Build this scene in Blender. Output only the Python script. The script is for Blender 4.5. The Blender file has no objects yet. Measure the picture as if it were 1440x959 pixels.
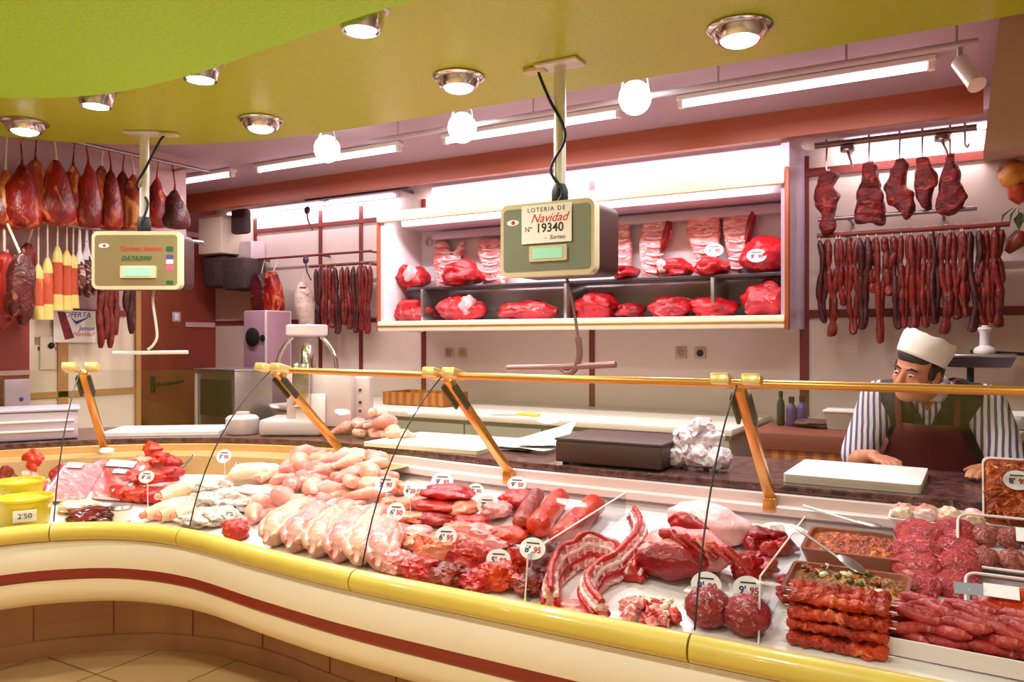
import bpy, bmesh, math, random
from mathutils import Vector, Matrix, noise, Euler
WARM, COOL, PINK, PINKW = (1, .94, .84), (1, .97, .95), (1, .78, .86), (1, .88, .93)
R = math.radians
SC = bpy.context.scene
COL = SC.collection
V = Vector

# ------------------------------------------------------------------ camera numbers (photo 1440 x 959)
EYE, FOC, PS = 1.42, 1100.0, R(30)
SN, CS = math.sin(PS), math.cos(PS)
def ray(px, py):
    t = (px - 720) / FOC
    return V((-SN + CS * t, CS + SN * t, (480 - py) / FOC))
def at_Y(px, py, Y):
    r = ray(px, py); k = Y / r.y
    return V((r.x * k, Y, EYE + r.z * k))
def at_Z(px, py, Z):
    r = ray(px, py); k = (Z - EYE) / r.z
    return V((r.x * k, r.y * k, Z))
def at_X(px, py, X):
    r = ray(px, py); k = X / r.x
    return V((X, r.y * k, EYE + r.z * k))

# ------------------------------------------------------------------ materials
def lin(c):
    return tuple(((x / 255) / 12.92 if x / 255 <= .04045 else ((x / 255 + .055) / 1.055) ** 2.4) for x in c)
def newmat(name):
    m = bpy.data.materials.new(name); m.use_nodes = True
    nt = m.node_tree; b = nt.nodes['Principled BSDF']
    return m, nt, b
def plain(name, c, rough=.5, metal=0.0, spec=.5, var=.06, vscale=6, bump=0, bscale=60, coat=0, sub=0):
    m, nt, b = newmat(name)
    c = lin(c)
    b.inputs['Roughness'].default_value = rough
    b.inputs['Metallic'].default_value = metal
    b.inputs['Specular IOR Level'].default_value = spec
    b.inputs['Coat Weight'].default_value = coat
    if sub:
        b.inputs['Subsurface Weight'].default_value = sub
        b.inputs['Subsurface Scale'].default_value = .02
    tc = nt.nodes.new('ShaderNodeTexCoord')
    n = nt.nodes.new('ShaderNodeTexNoise'); n.inputs['Scale'].default_value = vscale; n.inputs['Detail'].default_value = 4
    nt.links.new(tc.outputs['Object'], n.inputs['Vector'])
    rp = nt.nodes.new('ShaderNodeValToRGB')
    rp.color_ramp.elements[0].position = .3; rp.color_ramp.elements[1].position = .7
    rp.color_ramp.elements[0].color = (*[x * (1 - var) for x in c], 1)
    rp.color_ramp.elements[1].color = (*[min(1, x * (1 + var)) for x in c], 1)
    nt.links.new(n.outputs['Fac'], rp.inputs['Fac'])
    nt.links.new(rp.outputs['Color'], b.inputs['Base Color'])
    if bump:
        n2 = nt.nodes.new('ShaderNodeTexNoise'); n2.inputs['Scale'].default_value = bscale
        nt.links.new(tc.outputs['Object'], n2.inputs['Vector'])
        bp = nt.nodes.new('ShaderNodeBump'); bp.inputs['Strength'].default_value = bump; bp.inputs['Distance'].default_value = .01
        nt.links.new(n2.outputs['Fac'], bp.inputs['Height']); nt.links.new(bp.outputs['Normal'], b.inputs['Normal'])
    return m
def glow(name, c, strength):
    m, nt, b = newmat(name)
    b.inputs['Base Color'].default_value = (*lin(c), 1)
    b.inputs['Emission Color'].default_value = (*lin(c), 1)
    b.inputs['Emission Strength'].default_value = strength
    return m
def meat(name, lean, dark, fat, scale=18, fatamt=.62, rough=.32, bump=.35, stretch=(1, 1, 1), width=.1, detail=5):
    """lean muscle with darker patches and pale fat marbling"""
    m, nt, b = newmat(name); L = nt.links
    tc = nt.nodes.new('ShaderNodeTexCoord'); mp = nt.nodes.new('ShaderNodeMapping'); mp.inputs['Scale'].default_value = stretch
    L.new(tc.outputs['Object'], mp.inputs['Vector'])
    n1 = nt.nodes.new('ShaderNodeTexNoise'); n1.inputs['Scale'].default_value = scale * .6; n1.inputs['Detail'].default_value = 3
    n2 = nt.nodes.new('ShaderNodeTexNoise'); n2.inputs['Scale'].default_value = scale; n2.inputs['Detail'].default_value = detail; n2.inputs['Distortion'].default_value = 1.2
    for n in (n1, n2): L.new(mp.outputs['Vector'], n.inputs['Vector'])
    r1 = nt.nodes.new('ShaderNodeValToRGB'); e = r1.color_ramp.elements
    e[0].position = .35; e[1].position = .65; e[0].color = (*lin(dark), 1); e[1].color = (*lin(lean), 1)
    r2 = nt.nodes.new('ShaderNodeValToRGB'); e = r2.color_ramp.elements
    e[0].position = fatamt; e[1].position = min(1, fatamt + width); e[0].color = (0, 0, 0, 1); e[1].color = (1, 1, 1, 1)
    L.new(n1.outputs['Fac'], r1.inputs['Fac']); L.new(n2.outputs['Fac'], r2.inputs['Fac'])
    mx = nt.nodes.new('ShaderNodeMix'); mx.data_type = 'RGBA'
    L.new(r2.outputs['Color'], mx.inputs['Factor']); L.new(r1.outputs['Color'], mx.inputs['A']); mx.inputs['B'].default_value = (*lin(fat), 1)
    L.new(mx.outputs['Result'], b.inputs['Base Color'])
    b.inputs['Roughness'].default_value = rough; b.inputs['Specular IOR Level'].default_value = .5
    n3 = nt.nodes.new('ShaderNodeTexNoise'); n3.inputs['Scale'].default_value = scale * 4.5; n3.inputs['Detail'].default_value = 3
    L.new(mp.outputs['Vector'], n3.inputs['Vector'])
    ad = nt.nodes.new('ShaderNodeMath'); ad.operation = 'MULTIPLY_ADD'; ad.inputs[1].default_value = .45
    L.new(n3.outputs['Fac'], ad.inputs[0]); L.new(n2.outputs['Fac'], ad.inputs[2])
    bp = nt.nodes.new('ShaderNodeBump'); bp.inputs['Strength'].default_value = bump; bp.inputs['Distance'].default_value = .014
    L.new(ad.outputs['Value'], bp.inputs['Height']); L.new(bp.outputs['Normal'], b.inputs['Normal'])
    return m
def glass_mat(name, tint=(235, 240, 238), refl=.9, base=.03, rough=.02):
    m, nt, b = newmat(name); L = nt.links
    nt.nodes.remove(b)
    out = nt.nodes['Material Output']
    tr = nt.nodes.new('ShaderNodeBsdfTransparent'); tr.inputs['Color'].default_value = (*lin(tint), 1)
    gl = nt.nodes.new('ShaderNodeBsdfGlossy'); gl.inputs['Roughness'].default_value = rough
    fr = nt.nodes.new('ShaderNodeFresnel'); fr.inputs['IOR'].default_value = 1.45
    ma = nt.nodes.new('ShaderNodeMath'); ma.operation = 'MULTIPLY_ADD'; ma.inputs[1].default_value = refl; ma.inputs[2].default_value = base
    ma.use_clamp = True
    L.new(fr.outputs['Fac'], ma.inputs[0])
    mx = nt.nodes.new('ShaderNodeMixShader')
    L.new(ma.outputs['Value'], mx.inputs['Fac']); L.new(tr.outputs['BSDF'], mx.inputs[1]); L.new(gl.outputs['BSDF'], mx.inputs[2])
    L.new(mx.outputs['Shader'], out.inputs['Surface'])
    return m
def wood(name, c1, c2, axis=2, scale=9, rough=.45, stretch=.12):
    m, nt, b = newmat(name); L = nt.links
    tc = nt.nodes.new('ShaderNodeTexCoord'); mp = nt.nodes.new('ShaderNodeMapping')
    sc = [1, 1, 1]; sc[axis] = stretch; mp.inputs['Scale'].default_value = sc
    L.new(tc.outputs['Object'], mp.inputs['Vector'])
    n = nt.nodes.new('ShaderNodeTexNoise'); n.inputs['Scale'].default_value = scale; n.inputs['Detail'].default_value = 6; n.inputs['Distortion'].default_value = .6
    L.new(mp.outputs['Vector'], n.inputs['Vector'])
    r = nt.nodes.new('ShaderNodeValToRGB'); e = r.color_ramp.elements
    e[0].position = .3; e[1].position = .7; e[0].color = (*lin(c1), 1); e[1].color = (*lin(c2), 1)
    L.new(n.outputs['Fac'], r.inputs['Fac']); L.new(r.outputs['Color'], b.inputs['Base Color'])
    b.inputs['Roughness'].default_value = rough
    return m
def tiles(name, c, grout, size=.33, rough=.3, var=.05, line=.012, axis=None):
    m, nt, b = newmat(name); L = nt.links
    tc = nt.nodes.new('ShaderNodeTexCoord')
    br = nt.nodes.new('ShaderNodeTexBrick'); br.offset = 0
    br.inputs['Scale'].default_value = 1 / size; br.inputs['Mortar Size'].default_value = line
    br.inputs['Brick Width'].default_value = 1; br.inputs['Row Height'].default_value = 1
    c = lin(c)
    br.inputs['Color1'].default_value = (*[x * (1 - var) for x in c], 1); br.inputs['Color2'].default_value = (*[x * (1 + var) for x in c], 1)
    br.inputs['Mortar'].default_value = (*lin(grout), 1)
    L.new(tc.outputs['Object'], br.inputs['Vector'])
    L.new(br.outputs['Color'], b.inputs['Base Color'])
    b.inputs['Roughness'].default_value = rough
    return m
def stripes(name, c1, c2, scale=40, axis='X', rough=.8, dist=2.0, lo=.45, hi=.6):
    m, nt, b = newmat(name); L = nt.links
    tc = nt.nodes.new('ShaderNodeTexCoord')
    w = nt.nodes.new('ShaderNodeTexWave'); w.bands_direction = axis; w.inputs['Scale'].default_value = scale; w.inputs['Distortion'].default_value = dist
    w.inputs['Detail Scale'].default_value = .6
    L.new(tc.outputs['Object'], w.inputs['Vector'])
    r = nt.nodes.new('ShaderNodeValToRGB'); e = r.color_ramp.elements
    e[0].position = lo; e[1].position = hi; e[0].color = (*lin(c1), 1); e[1].color = (*lin(c2), 1)
    L.new(w.outputs['Fac'], r.inputs['Fac']); L.new(r.outputs['Color'], b.inputs['Base Color'])
    b.inputs['Roughness'].default_value = rough
    return m

M = {}
M['wall'] = plain('wall_paint', (228, 208, 194), .6, var=.02)
M['wall_pink'] = plain('pink_wall_paint', (205, 165, 165), .6, var=.02)
M['wall_white'] = plain('white_wall_panel', (222, 208, 186), .45, var=.02)
M['brown_wall'] = plain('red_brown_wall', (140, 58, 44), .55, var=.04)
M['door_brown'] = wood('brown_door', (128, 58, 32), (150, 72, 42), 2, 6)
M['ceil'] = plain('pale_ceiling', (180, 156, 170), .7, var=.02)
M['lime'] = plain('lime_ceiling_paint', (164, 214, 40), .55, var=.1, vscale=70, bump=.1, bscale=120)
M['olive'] = plain('yellow_green_ceiling', (180, 190, 44), .3, var=.07, vscale=70, bump=.05, bscale=120)  # far slab's colour, yellower than the near lime slab
M['terracotta'] = wood('terracotta_band', (150, 72, 42), (172, 88, 52), 0, 3)
M['trim_red'] = plain('dark_red_trim', (120, 44, 36), .5)
M['trim_tan'] = plain('tan_trim', (176, 128, 76), .5)
M['soffit'] = plain('pink_brown_box', (190, 148, 134), .6, var=.03)
M['floor'] = tiles('tan_floor_tile', (206, 170, 120), (140, 105, 70), .4, .25)
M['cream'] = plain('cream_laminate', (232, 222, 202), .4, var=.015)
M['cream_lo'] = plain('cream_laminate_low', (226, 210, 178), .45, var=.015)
M['stripe'] = plain('dark_red_stripe', (126, 32, 16), .4)
M['plinth'] = wood('brown_plinth', (168, 118, 84), (182, 132, 96), 2, 5)
M['gold'] = plain('yellow_bumper', (208, 184, 80), .36, metal=0, var=.05, coat=.3)
M['gold_metal'] = plain('gold_anodised', (222, 160, 84), .28, metal=.75, var=.04)
M['gold_clip'] = plain('pale_gold_clip', (240, 214, 140), .3, metal=.5, var=.03)
M['granite'] = meat('brown_granite', (112, 72, 70), (64, 38, 40), (150, 112, 104), 60, .6, .22, .02)
M['tanledge'] = wood('tan_ledge', (214, 168, 110), (228, 186, 130), 0, 3, .35)
M['whiteledge'] = plain('white_ledge', (240, 214, 212), .35, var=.015)
M['deck'] = plain('white_enamel', (240, 226, 226), .25, var=.015)
M['steel'] = plain('brushed_steel', (196, 190, 188), .3, metal=.9, var=.05, vscale=20)
M['chrome'] = plain('chrome', (215, 212, 214), .15, metal=1, var=.03)
M['dark'] = plain('dark_plastic', (34, 30, 30), .5)
M['black'] = plain('black_rubber', (16, 14, 14), .6)
M['white'] = plain('white_plastic', (244, 238, 236), .4, var=.015)
M['paper'] = plain('white_paper', (250, 246, 240), .8, var=.015)
M['glass'] = glass_mat('counter_glass', (243, 246, 245), .13, .0)
M['plexi'] = glass_mat('clear_plastic', (236, 238, 240), .2, .02, .05)
M['film'] = glass_mat('cling_film', (244, 240, 243), .12, .03, .22)
M['film_dull'] = glass_mat('pack_film', (246, 242, 244), .03, .005, .4)
M['film_thick'] = glass_mat('crumpled_film', (240, 236, 240), .5, .3, .35)
M['lamp_warm'] = glow('warm_lamp', (255, 240, 210), 14)
M['lamp_cool'] = glow('cool_lamp', (235, 255, 245), 16)
M['tube_pink'] = glow('pink_fluorescent', (255, 214, 236), 9)
M['tube_white'] = glow('white_fluorescent', (255, 226, 240), 8)
M['lcd'] = glow('green_lcd', (150, 214, 180), .55)

# ------------------------------------------------------------------ mesh builder
class MB:
    def __init__(s): s.bm = bmesh.new()
    def box(s, c, size, rot=None, bev=0, seg=2):
        b = bmesh.new(); bmesh.ops.create_cube(b, size=1)
        for v in b.verts: v.co = V((v.co.x * size[0], v.co.y * size[1], v.co.z * size[2]))
        if bev:
            bmesh.ops.bevel(b, geom=b.edges[:], offset=min(bev, min(size) * .45), segments=seg, profile=.5, affect='EDGES')
        m = Matrix.Translation(V(c)) @ (rot if rot is not None else Matrix.Identity(4))
        s._add(b, m); return s
    def _add(s, b, m=None):
        if m is not None: b.transform(m)
        t = bpy.data.meshes.new('tmp'); b.to_mesh(t); b.free(); s.bm.from_mesh(t); bpy.data.meshes.remove(t)
    def rings(s, rings, closed=True, cap=True, loop=False):
        vs = [[s.bm.verts.new(p) for p in r] for r in rings]
        n = len(vs[0]); k = len(vs)
        for i in range(k if loop else k - 1):
            a, b = vs[i], vs[(i + 1) % k]
            for j in range(n if closed else n - 1):
                try: s.bm.faces.new((a[j], a[(j + 1) % n], b[(j + 1) % n], b[j]))
                except ValueError: pass
        if cap and closed and not loop:
            s.bm.faces.new(vs[0][::-1]); s.bm.faces.new(vs[-1])
        return s
    def tube(s, pts, rad, seg=10, cap=True, loop=False, flat=1.0, up=None):
        pts = [V(p) for p in pts]; n = len(pts)
        if not hasattr(rad, '__len__'): rad = [rad] * n
        rs = []; prev = None
        for i, p in enumerate(pts):
            if loop: t = pts[(i + 1) % n] - pts[i - 1]
            else: t = pts[min(i + 1, n - 1)] - pts[max(i - 1, 0)]
            t.normalize()
            if prev is None:
                u = V(up) if up else (V((0, 0, 1)) if abs(t.z) < .9 else V((0, 1, 0)))
            else: u = prev
            a = t.cross(u)
            if a.length < 1e-6: a = t.cross(V((1, 0, 0)))
            a.normalize(); b = a.cross(t); b.normalize(); prev = b
            r = rad[i]
            rs.append([p + a * (math.cos(2 * math.pi * k / seg) * r) + b * (math.sin(2 * math.pi * k / seg) * r * flat) for k in range(seg)])
        return s.rings(rs, True, cap, loop)
    def lathe(s, prof, c=(0, 0, 0), seg=24, m=None, cap=True):
        m = m or Matrix.Identity(4); c = V(c)
        rs = [[c + (m @ V((r * math.cos(2 * math.pi * k / seg), r * math.sin(2 * math.pi * k / seg), z))) for k in range(seg)] for r, z in prof]
        return s.rings(rs, True, cap)
    def prism(s, poly, h, m=None):
        """poly: list of (x,y); extruded from z=0 to z=h, then placed by m"""
        m = m or Matrix.Identity(4)
        a = [s.bm.verts.new(m @ V((x, y, 0))) for x, y in poly]; b = [s.bm.verts.new(m @ V((x, y, h))) for x, y in poly]
        n = len(poly)
        for i in range(n): s.bm.faces.new((a[i], a[(i + 1) % n], b[(i + 1) % n], b[i]))
        s.bm.faces.new(a[::-1]); s.bm.faces.new(b)
        return s
    def blob(s, c, r, rot=None, amp=.12, freq=2.0, seed=0, sub=3, flat=None, fine=0):
        b = bmesh.new(); bmesh.ops.create_icosphere(b, subdivisions=sub, radius=1)
        o = V((seed * 7.31, seed * 3.77, seed * 1.93))
        for v in b.verts:
            p = v.co.copy(); k = 1 + amp * noise.noise(p * freq + o) * 1.6
            if fine: k += fine * noise.noise(p * freq * 3.5 + o)
            p = p * k
            p = V((p.x * r[0], p.y * r[1], p.z * r[2]))
            if flat is not None and p.z < -r[2] * flat: p.z = -r[2] * flat + (p.z + r[2] * flat) * .15
            v.co = p
        m = Matrix.Translation(V(c)) @ (rot if rot is not None else Matrix.Identity(4))
        s._add(b, m); return s
    def capsule(s, a, b, ra, rb, seg=14):
        """tapered limb with rounded ends"""
        a, b = V(a), V(b); t = (b - a); L = t.length; t.normalize()
        pts, rad = [], []
        for k in range(5):
            q = math.pi / 2 * (1 - k / 4); pts.append(a - t * ra * math.sin(q)); rad.append(max(ra * math.cos(q), ra * .02))
        for k in range(1, 5):
            f = k / 5; pts.append(a + t * L * f); rad.append(ra + (rb - ra) * f)
        for k in range(5):
            q = math.pi / 2 * k / 4; pts.append(b + t * rb * math.sin(q)); rad.append(max(rb * math.cos(q), rb * .02))
        return s.tube(pts, rad, seg)
    def build(s, name, mat, parent=None, smooth=True, angle=40):
        bmesh.ops.recalc_face_normals(s.bm, faces=s.bm.faces[:])
        if smooth:
            for f in s.bm.faces: f.smooth = True
            for e in s.bm.edges:
                if len(e.link_faces) == 2 and e.calc_face_angle(0) > R(angle): e.smooth = False
        me = bpy.data.meshes.new(name); s.bm.to_mesh(me); s.bm.free()
        for mm in (mat if isinstance(mat, (list, tuple)) else [mat]): me.materials.append(mm)
        o = bpy.data.objects.new(name, me); COL.objects.link(o)
        if parent is not None:
            o.parent = parent; o.matrix_parent_inverse = parent.matrix_basis.inverted()
        return o
def fused(name, mat, mb, parent=None, voxel=.008, smooth=4, mats=None):
    """melt overlapping shapes into one continuous skin"""
    o = mb.build(name, mat, None)
    m = o.modifiers.new('r', 'REMESH'); m.mode = 'VOXEL'; m.voxel_size = voxel; m.use_smooth_shade = True
    if smooth:
        k = o.modifiers.new('s', 'SMOOTH'); k.factor = .5; k.iterations = smooth
    dg = bpy.context.evaluated_depsgraph_get()
    me = bpy.data.meshes.new_from_object(o.evaluated_get(dg)); old = o.data
    o.modifiers.clear(); o.data = me; bpy.data.meshes.remove(old); me.name = name
    for p in me.polygons: p.use_smooth = True
    if not me.materials: me.materials.append(mat)
    if parent is not None:
        o.parent = parent; o.matrix_parent_inverse = parent.matrix_basis.inverted()
    return o
USED = {}
def tag(o, label, cat, group=None):
    o['label'] = label; o['category'] = cat
    if group: o['group'] = group
    return o
def thing(name, label, cat, loc=(0, 0, 0), rz=0, group=None):
    o = bpy.data.objects.new(name, None); COL.objects.link(o)
    o.empty_display_size = .05
    o.location = loc; o.rotation_euler = (0, 0, rz)
    tag(o, label, cat, group); return o
def struct(name, mb, mat, smooth=True):
    o = mb.build(name, mat, None, smooth); o['kind'] = 'structure'; return o
def dup(root, loc, rz=0, label=None, group=None, scale=None, rot=None):
    r = root.copy(); COL.objects.link(r); r.location = loc; r.rotation_euler = rot if rot is not None else (0, 0, rz)
    if scale is not None: r.scale = scale if hasattr(scale, '__len__') else (scale,) * 3
    if label: r['label'] = label
    if group: r['group'] = group
    def kids(a, b):
        for ch in list(a.children):
            c = ch.copy(); COL.objects.link(c); c.parent = b; kids(ch, c)
    kids(root, r); return r
def text(name, body, size, mat, parent, m, extrude=.0006, shear=0, align='CENTER', bold=0, space=1):
    cu = bpy.data.curves.new(name, 'FONT'); cu.body = body; cu.size = size; cu.extrude = extrude; cu.shear = shear; cu.offset = bold
    cu.align_x = align; cu.align_y = 'CENTER'; cu.resolution_u = 3; cu.space_character = space
    o = bpy.data.objects.new(name, cu); COL.objects.link(o)
    dg = bpy.context.evaluated_depsgraph_get()
    me = bpy.data.meshes.new_from_object(o.evaluated_get(dg)); bpy.data.objects.remove(o); bpy.data.curves.remove(cu)
    me.transform(m); me.materials.clear(); me.materials.append(mat)
    o = bpy.data.objects.new(name, me); COL.objects.link(o)
    if parent is not None:
        o.parent = parent; o.matrix_parent_inverse = parent.matrix_basis.inverted()
    return o
def frame_m(o, x, y, z=None):
    """matrix with origin o, x and y axes given"""
    x = V(x).normalized(); y = V(y); y = (y - x * y.dot(x)).normalized(); z = x.cross(y)
    return Matrix(((x.x, y.x, z.x, o[0]), (x.y, y.y, z.y, o[1]), (x.z, y.z, z.z, o[2]), (0, 0, 0, 1)))
def rotm(x=0, y=0, z=0): return Euler((R(x), R(y), R(z)), 'XYZ').to_matrix().to_4x4()
def spline(pts, n=8):
    pts = [V(p) for p in pts]; out = []
    for i in range(len(pts) - 1):
        p0 = pts[max(i - 1, 0)]; p1 = pts[i]; p2 = pts[i + 1]; p3 = pts[min(i + 2, len(pts) - 1)]
        for k in range(n):
            t = k / n
            out.append(.5 * ((2 * p1) + (p2 - p0) * t + (2 * p0 - 5 * p1 + 4 * p2 - p3) * t * t + (3 * p1 - p0 - 3 * p2 + p3) * t ** 3))
    out.append(pts[-1]); return out
def area(name, loc, size, power, color, direction=(0, 0, -1), shape='RECTANGLE', sy=None, spread=180):
    l = bpy.data.lights.new(name, 'AREA'); l.shape = shape; l.size = size
    if sy: l.size_y = sy
    l.energy = power; l.color = color; l.spread = R(spread)
    o = bpy.data.objects.new(name, l); COL.objects.link(o); o.location = loc
    o.rotation_euler = V(direction).to_track_quat('-Z', 'Y').to_euler(); return o
def spot(name, loc, target, power, color, angle=80, blend=.6, radius=.05):
    l = bpy.data.lights.new(name, 'SPOT'); l.energy = power; l.color = color; l.spot_size = R(angle); l.spot_blend = blend; l.shadow_soft_size = radius
    o = bpy.data.objects.new(name, l); COL.objects.link(o); o.location = loc
    o.rotation_euler = (V(target) - V(loc)).to_track_quat('-Z', 'Y').to_euler(); return o
# ================================================================== ROOM
WALLY = 5.72
def slab(name, x0, x1, y0, y1, z0, z1, mat, bev=0):
    return struct(name, MB().box(((x0 + x1) / 2, (y0 + y1) / 2, (z0 + z1) / 2), (x1 - x0, y1 - y0, z1 - z0), bev=bev), mat, smooth=bool(bev))
slab('floor', -7.3, 2.2, -3.2, 5.9, -.1, 0, M['floor'])
slab('ceiling', -7.3, 2.2, -3.2, 5.9, 2.86, 2.96, M['ceil'])
slab('wall_back', -7.3, 2.2, WALLY, WALLY + .12, 0, 2.86, M['wall'])
slab('wall_end', -7.12, -7.0, -3.2, WALLY, 0, 2.86, M['brown_wall'])
slab('wall_right', 2.0, 2.12, -3.2, WALLY, 0, 2.86, M['wall'])
slab('wall_front', -7.3, 2.2, -3.2, -3.08, 0, 2.86, M['wall'])
PX = -5.3                                                     # partition with the hams
slab('wall_left', PX - .12, PX, .2, 3.62, 0, 2.86, M['wall_pink'])
slab('wall_lintel', PX - .12, PX, 3.62, 4.05, 2.0, 2.86, M['wall_pink'])
# terracotta band across the far ceiling, hiding a tube behind it
slab('trim_1', -7.0, at_Y(1383, 160, 5.08).x, 5.08, 5.14, 2.69, 2.86, M['terracotta'])
# boxed duct at the upper corner, its near side leaning out
b = MB()
DY = 3.6
p = at_Y(1383, 213, DY); q = at_Y(1409, 0, DY); zb = at_Y(1383, 227, WALLY).z
b = MB(); xt = p.x + (q.x - p.x) * (2.86 - p.z) / (q.z - p.z)
b.rings([[V((p.x, DY, p.z)), V((2.0, DY, p.z)), V((2.0, DY, 2.86)), V((xt, DY, 2.86))], [V((p.x + .04, WALLY, zb)), V((2.0, WALLY, zb)), V((2.0, WALLY, 2.86)), V((xt + .04, WALLY, 2.86))]])
struct('trim_2', b, M['soffit'], False)

# dropped lime ceiling : far slab with a bowed edge and the lower near slab
edge = spline([(2.0, 3.42), (0.1, 3.42), (-1.3, 3.4), (-2.1, 3.4), (-3.2, 3.36), (-3.9, 3.22), (-4.4, 2.98), (-4.8, 2.6), (-5.05, 2.1), (-5.18, 1.4), (-5.2, .2)], 6)
b = MB(); b.prism([(v[0], v[1]) for v in [(e.x, e.y) for e in [V((q[0], q[1], 0)) for q in edge]]] + [(-5.2, -3.0), (2.0, -3.0)], .24, Matrix.Translation((0, 0, 2.62)))
struct('trim_4', b, M['olive'], False)
edge = spline([(2.0, 2.25), (.2, 2.12), (-.9, 2.02), (-1.64, 2.0), (-2.2, 2.05), (-2.75, 2.1), (-3.3, 2.06), (-3.75, 1.85), (-4.1, 1.5), (-4.4, .9), (-4.5, 0)], 6)
b = MB(); b.prism([(q[0], q[1]) for q in edge] + [(-4.5, -3.0), (2.0, -3.0)], .119, Matrix.Translation((0, 0, 2.5)))
struct('trim_5', b, M['lime'], False)

# red trim strips of the back wall
tn = [5]
def trim(x0, x1, y0, y1, z0, z1, mat):
    tn[0] += 1; return slab(f'trim_{tn[0]}', x0, x1, y0, y1, z0, z1, M[mat])
TY = WALLY - .012
for px in (358, 450, 507):
    x = at_Y(px, 400, TY).x; trim(x - .02, x + .02, TY, WALLY, .9, 2.7, 'trim_red')
for px in (595, 832):
    x = at_Y(px, 400, TY).x; trim(x - .022, x + .022, TY, WALLY, .9, 2.7, 'trim_red')
x = at_Y(1131, 500, TY).x; trim(x - .03, x + .03, TY, WALLY, .9, 2.7, 'trim_red')
x1 = at_Y(522, 400, TY).x
for py in (322, 453):
    z = at_Y(400, py, TY).z; trim(-7.0, x1 + .3, TY - .004, WALLY, z - .02, z + .02, 'trim_red')
x0 = at_Y(1150, 400, TY).x
for py in (237, 441):
    z = at_Y(1200, py, TY).z; trim(x0 - .2, 2.0, TY - .004, WALLY, z - .028, z + .028, 'trim_red')
# pale strips on the brown end wall and the partition's panels
for py in (331, 457):
    z = at_X(275, py, -6.99).z; trim(-7.0, -6.985, 4.4, WALLY - .02, z - .025, z + .025, 'wall_pink')
slab('door_1', -7.0, -6.97, 4.45, 5.32, 0, 2.02, M['door_brown'])
y0 = at_X(40, 500, PX).y; ym = at_X(86, 500, PX).y
slab('wall_panel', PX, PX + .012, y0, 3.62, 0, 1.6, M['wall_white'])
slab('wall_brown_panel', PX, PX + .012, .2, y0, 0, 1.62, M['brown_wall'])
trim(PX + .012, PX + .024, ym - .035, ym + .035, 0, 1.6, 'trim_tan')
trim(PX + .012, PX + .024, y0, 3.62, 1.04, 1.08, 'trim_tan')
trim(PX + .012, PX + .026, .2, 3.62, 1.6, 1.64, 'trim_red')
trim(PX + .012, PX + .024, .2, y0, 1.2, 1.23, 'wall_pink')
trim(PX - .12, PX + .03, 3.6, 3.64, 0, 2.0, 'trim_tan')
# door lever
h = thing('door_handle', 'black lever handle on the brown door', 'handle', at_X(215, 541, -6.97))
c = V(h.location)
MB().box(c + V((.006, 0, 0)), (.012, .05, .16), bev=.004).build('backplate', M['dark'], h)
MB().tube([c + V((.01, 0, 0)), c + V((.06, 0, 0)), c + V((.065, .06, 0)), c + V((.065, .3, .02))], .016, 10).build('lever', M['black'], h)

# ================================================================== DISPLAY COUNTER
PATH = spline([(1.3, 1.95, 0), (.6, 1.95, 0), (-.6, 1.95, 0), (-1.25, 1.95, 0), (-1.75, 1.955, 0), (-2.2, 1.99, 0), (-2.66, 2.04, 0), (-2.98, 1.99, 0), (-3.2, 1.85, 0), (-3.34, 1.65, 0), (-3.43, 1.3, 0), (-3.48, .95, 0), (-3.5, .6, 0)], 14)
NP = len(PATH); NRM = []
for i in range(NP):
    t = (PATH[min(i + 2, NP - 1)] - PATH[max(i - 2, 0)]).normalized()
    NRM.append(V((t.y, -t.x, 0)))                            # points to the staff side
for _ in range(6): NRM = [(NRM[max(i - 1, 0)] + NRM[i] * 2 + NRM[min(i + 1, NP - 1)]).normalized() for i in range(NP)]
def pt(i, off, z): return PATH[i] + NRM[i] * off + V((0, 0, z))
def near(x, y):
    return min(range(NP), key=lambda i: (PATH[i].x - x) ** 2 + (PATH[i].y - y) ** 2)
def off_of(x, y):
    best = None
    for i in range(0, NP):
        d = V((x, y, 0)) - PATH[i]; a = abs(d.dot(V((-NRM[i].y, NRM[i].x, 0))))
        if best is None or a < best[0]: best = (a, d.dot(NRM[i]))
    return best[1]
def deck_z(x, y): return .635 + .13 * max(0, min(1, (off_of(x, y) - .06) / .86))
def on_deck(px, py, h=0.0):
    r = ray(px, py); lo, hi = 1.5, 5.5
    for _ in range(40):
        k = (lo + hi) / 2; q = V((r.x * k, r.y * k, EYE + r.z * k))
        if q.z > deck_z(q.x, q.y) + h: lo = k
        else: hi = k
    return q
def sweep(prof, i0=0, i1=None, closed=False, cap=True):
    i1 = NP - 1 if i1 is None else i1
    return MB().rings([[pt(i, o, z) for o, z in prof] for i in range(i0, i1 + 1)], closed, cap and closed)
S_R = near(-.605, 1.95); S_M = near(-1.73, 1.955); S_L = near(-2.70, 2.04); S_C = near(-3.22, 1.83)
CNT = thing('display_counter', 'long curved meat display counter with cream front and yellow bumper', 'counter', (-1.2, 1.95, 0))
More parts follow.
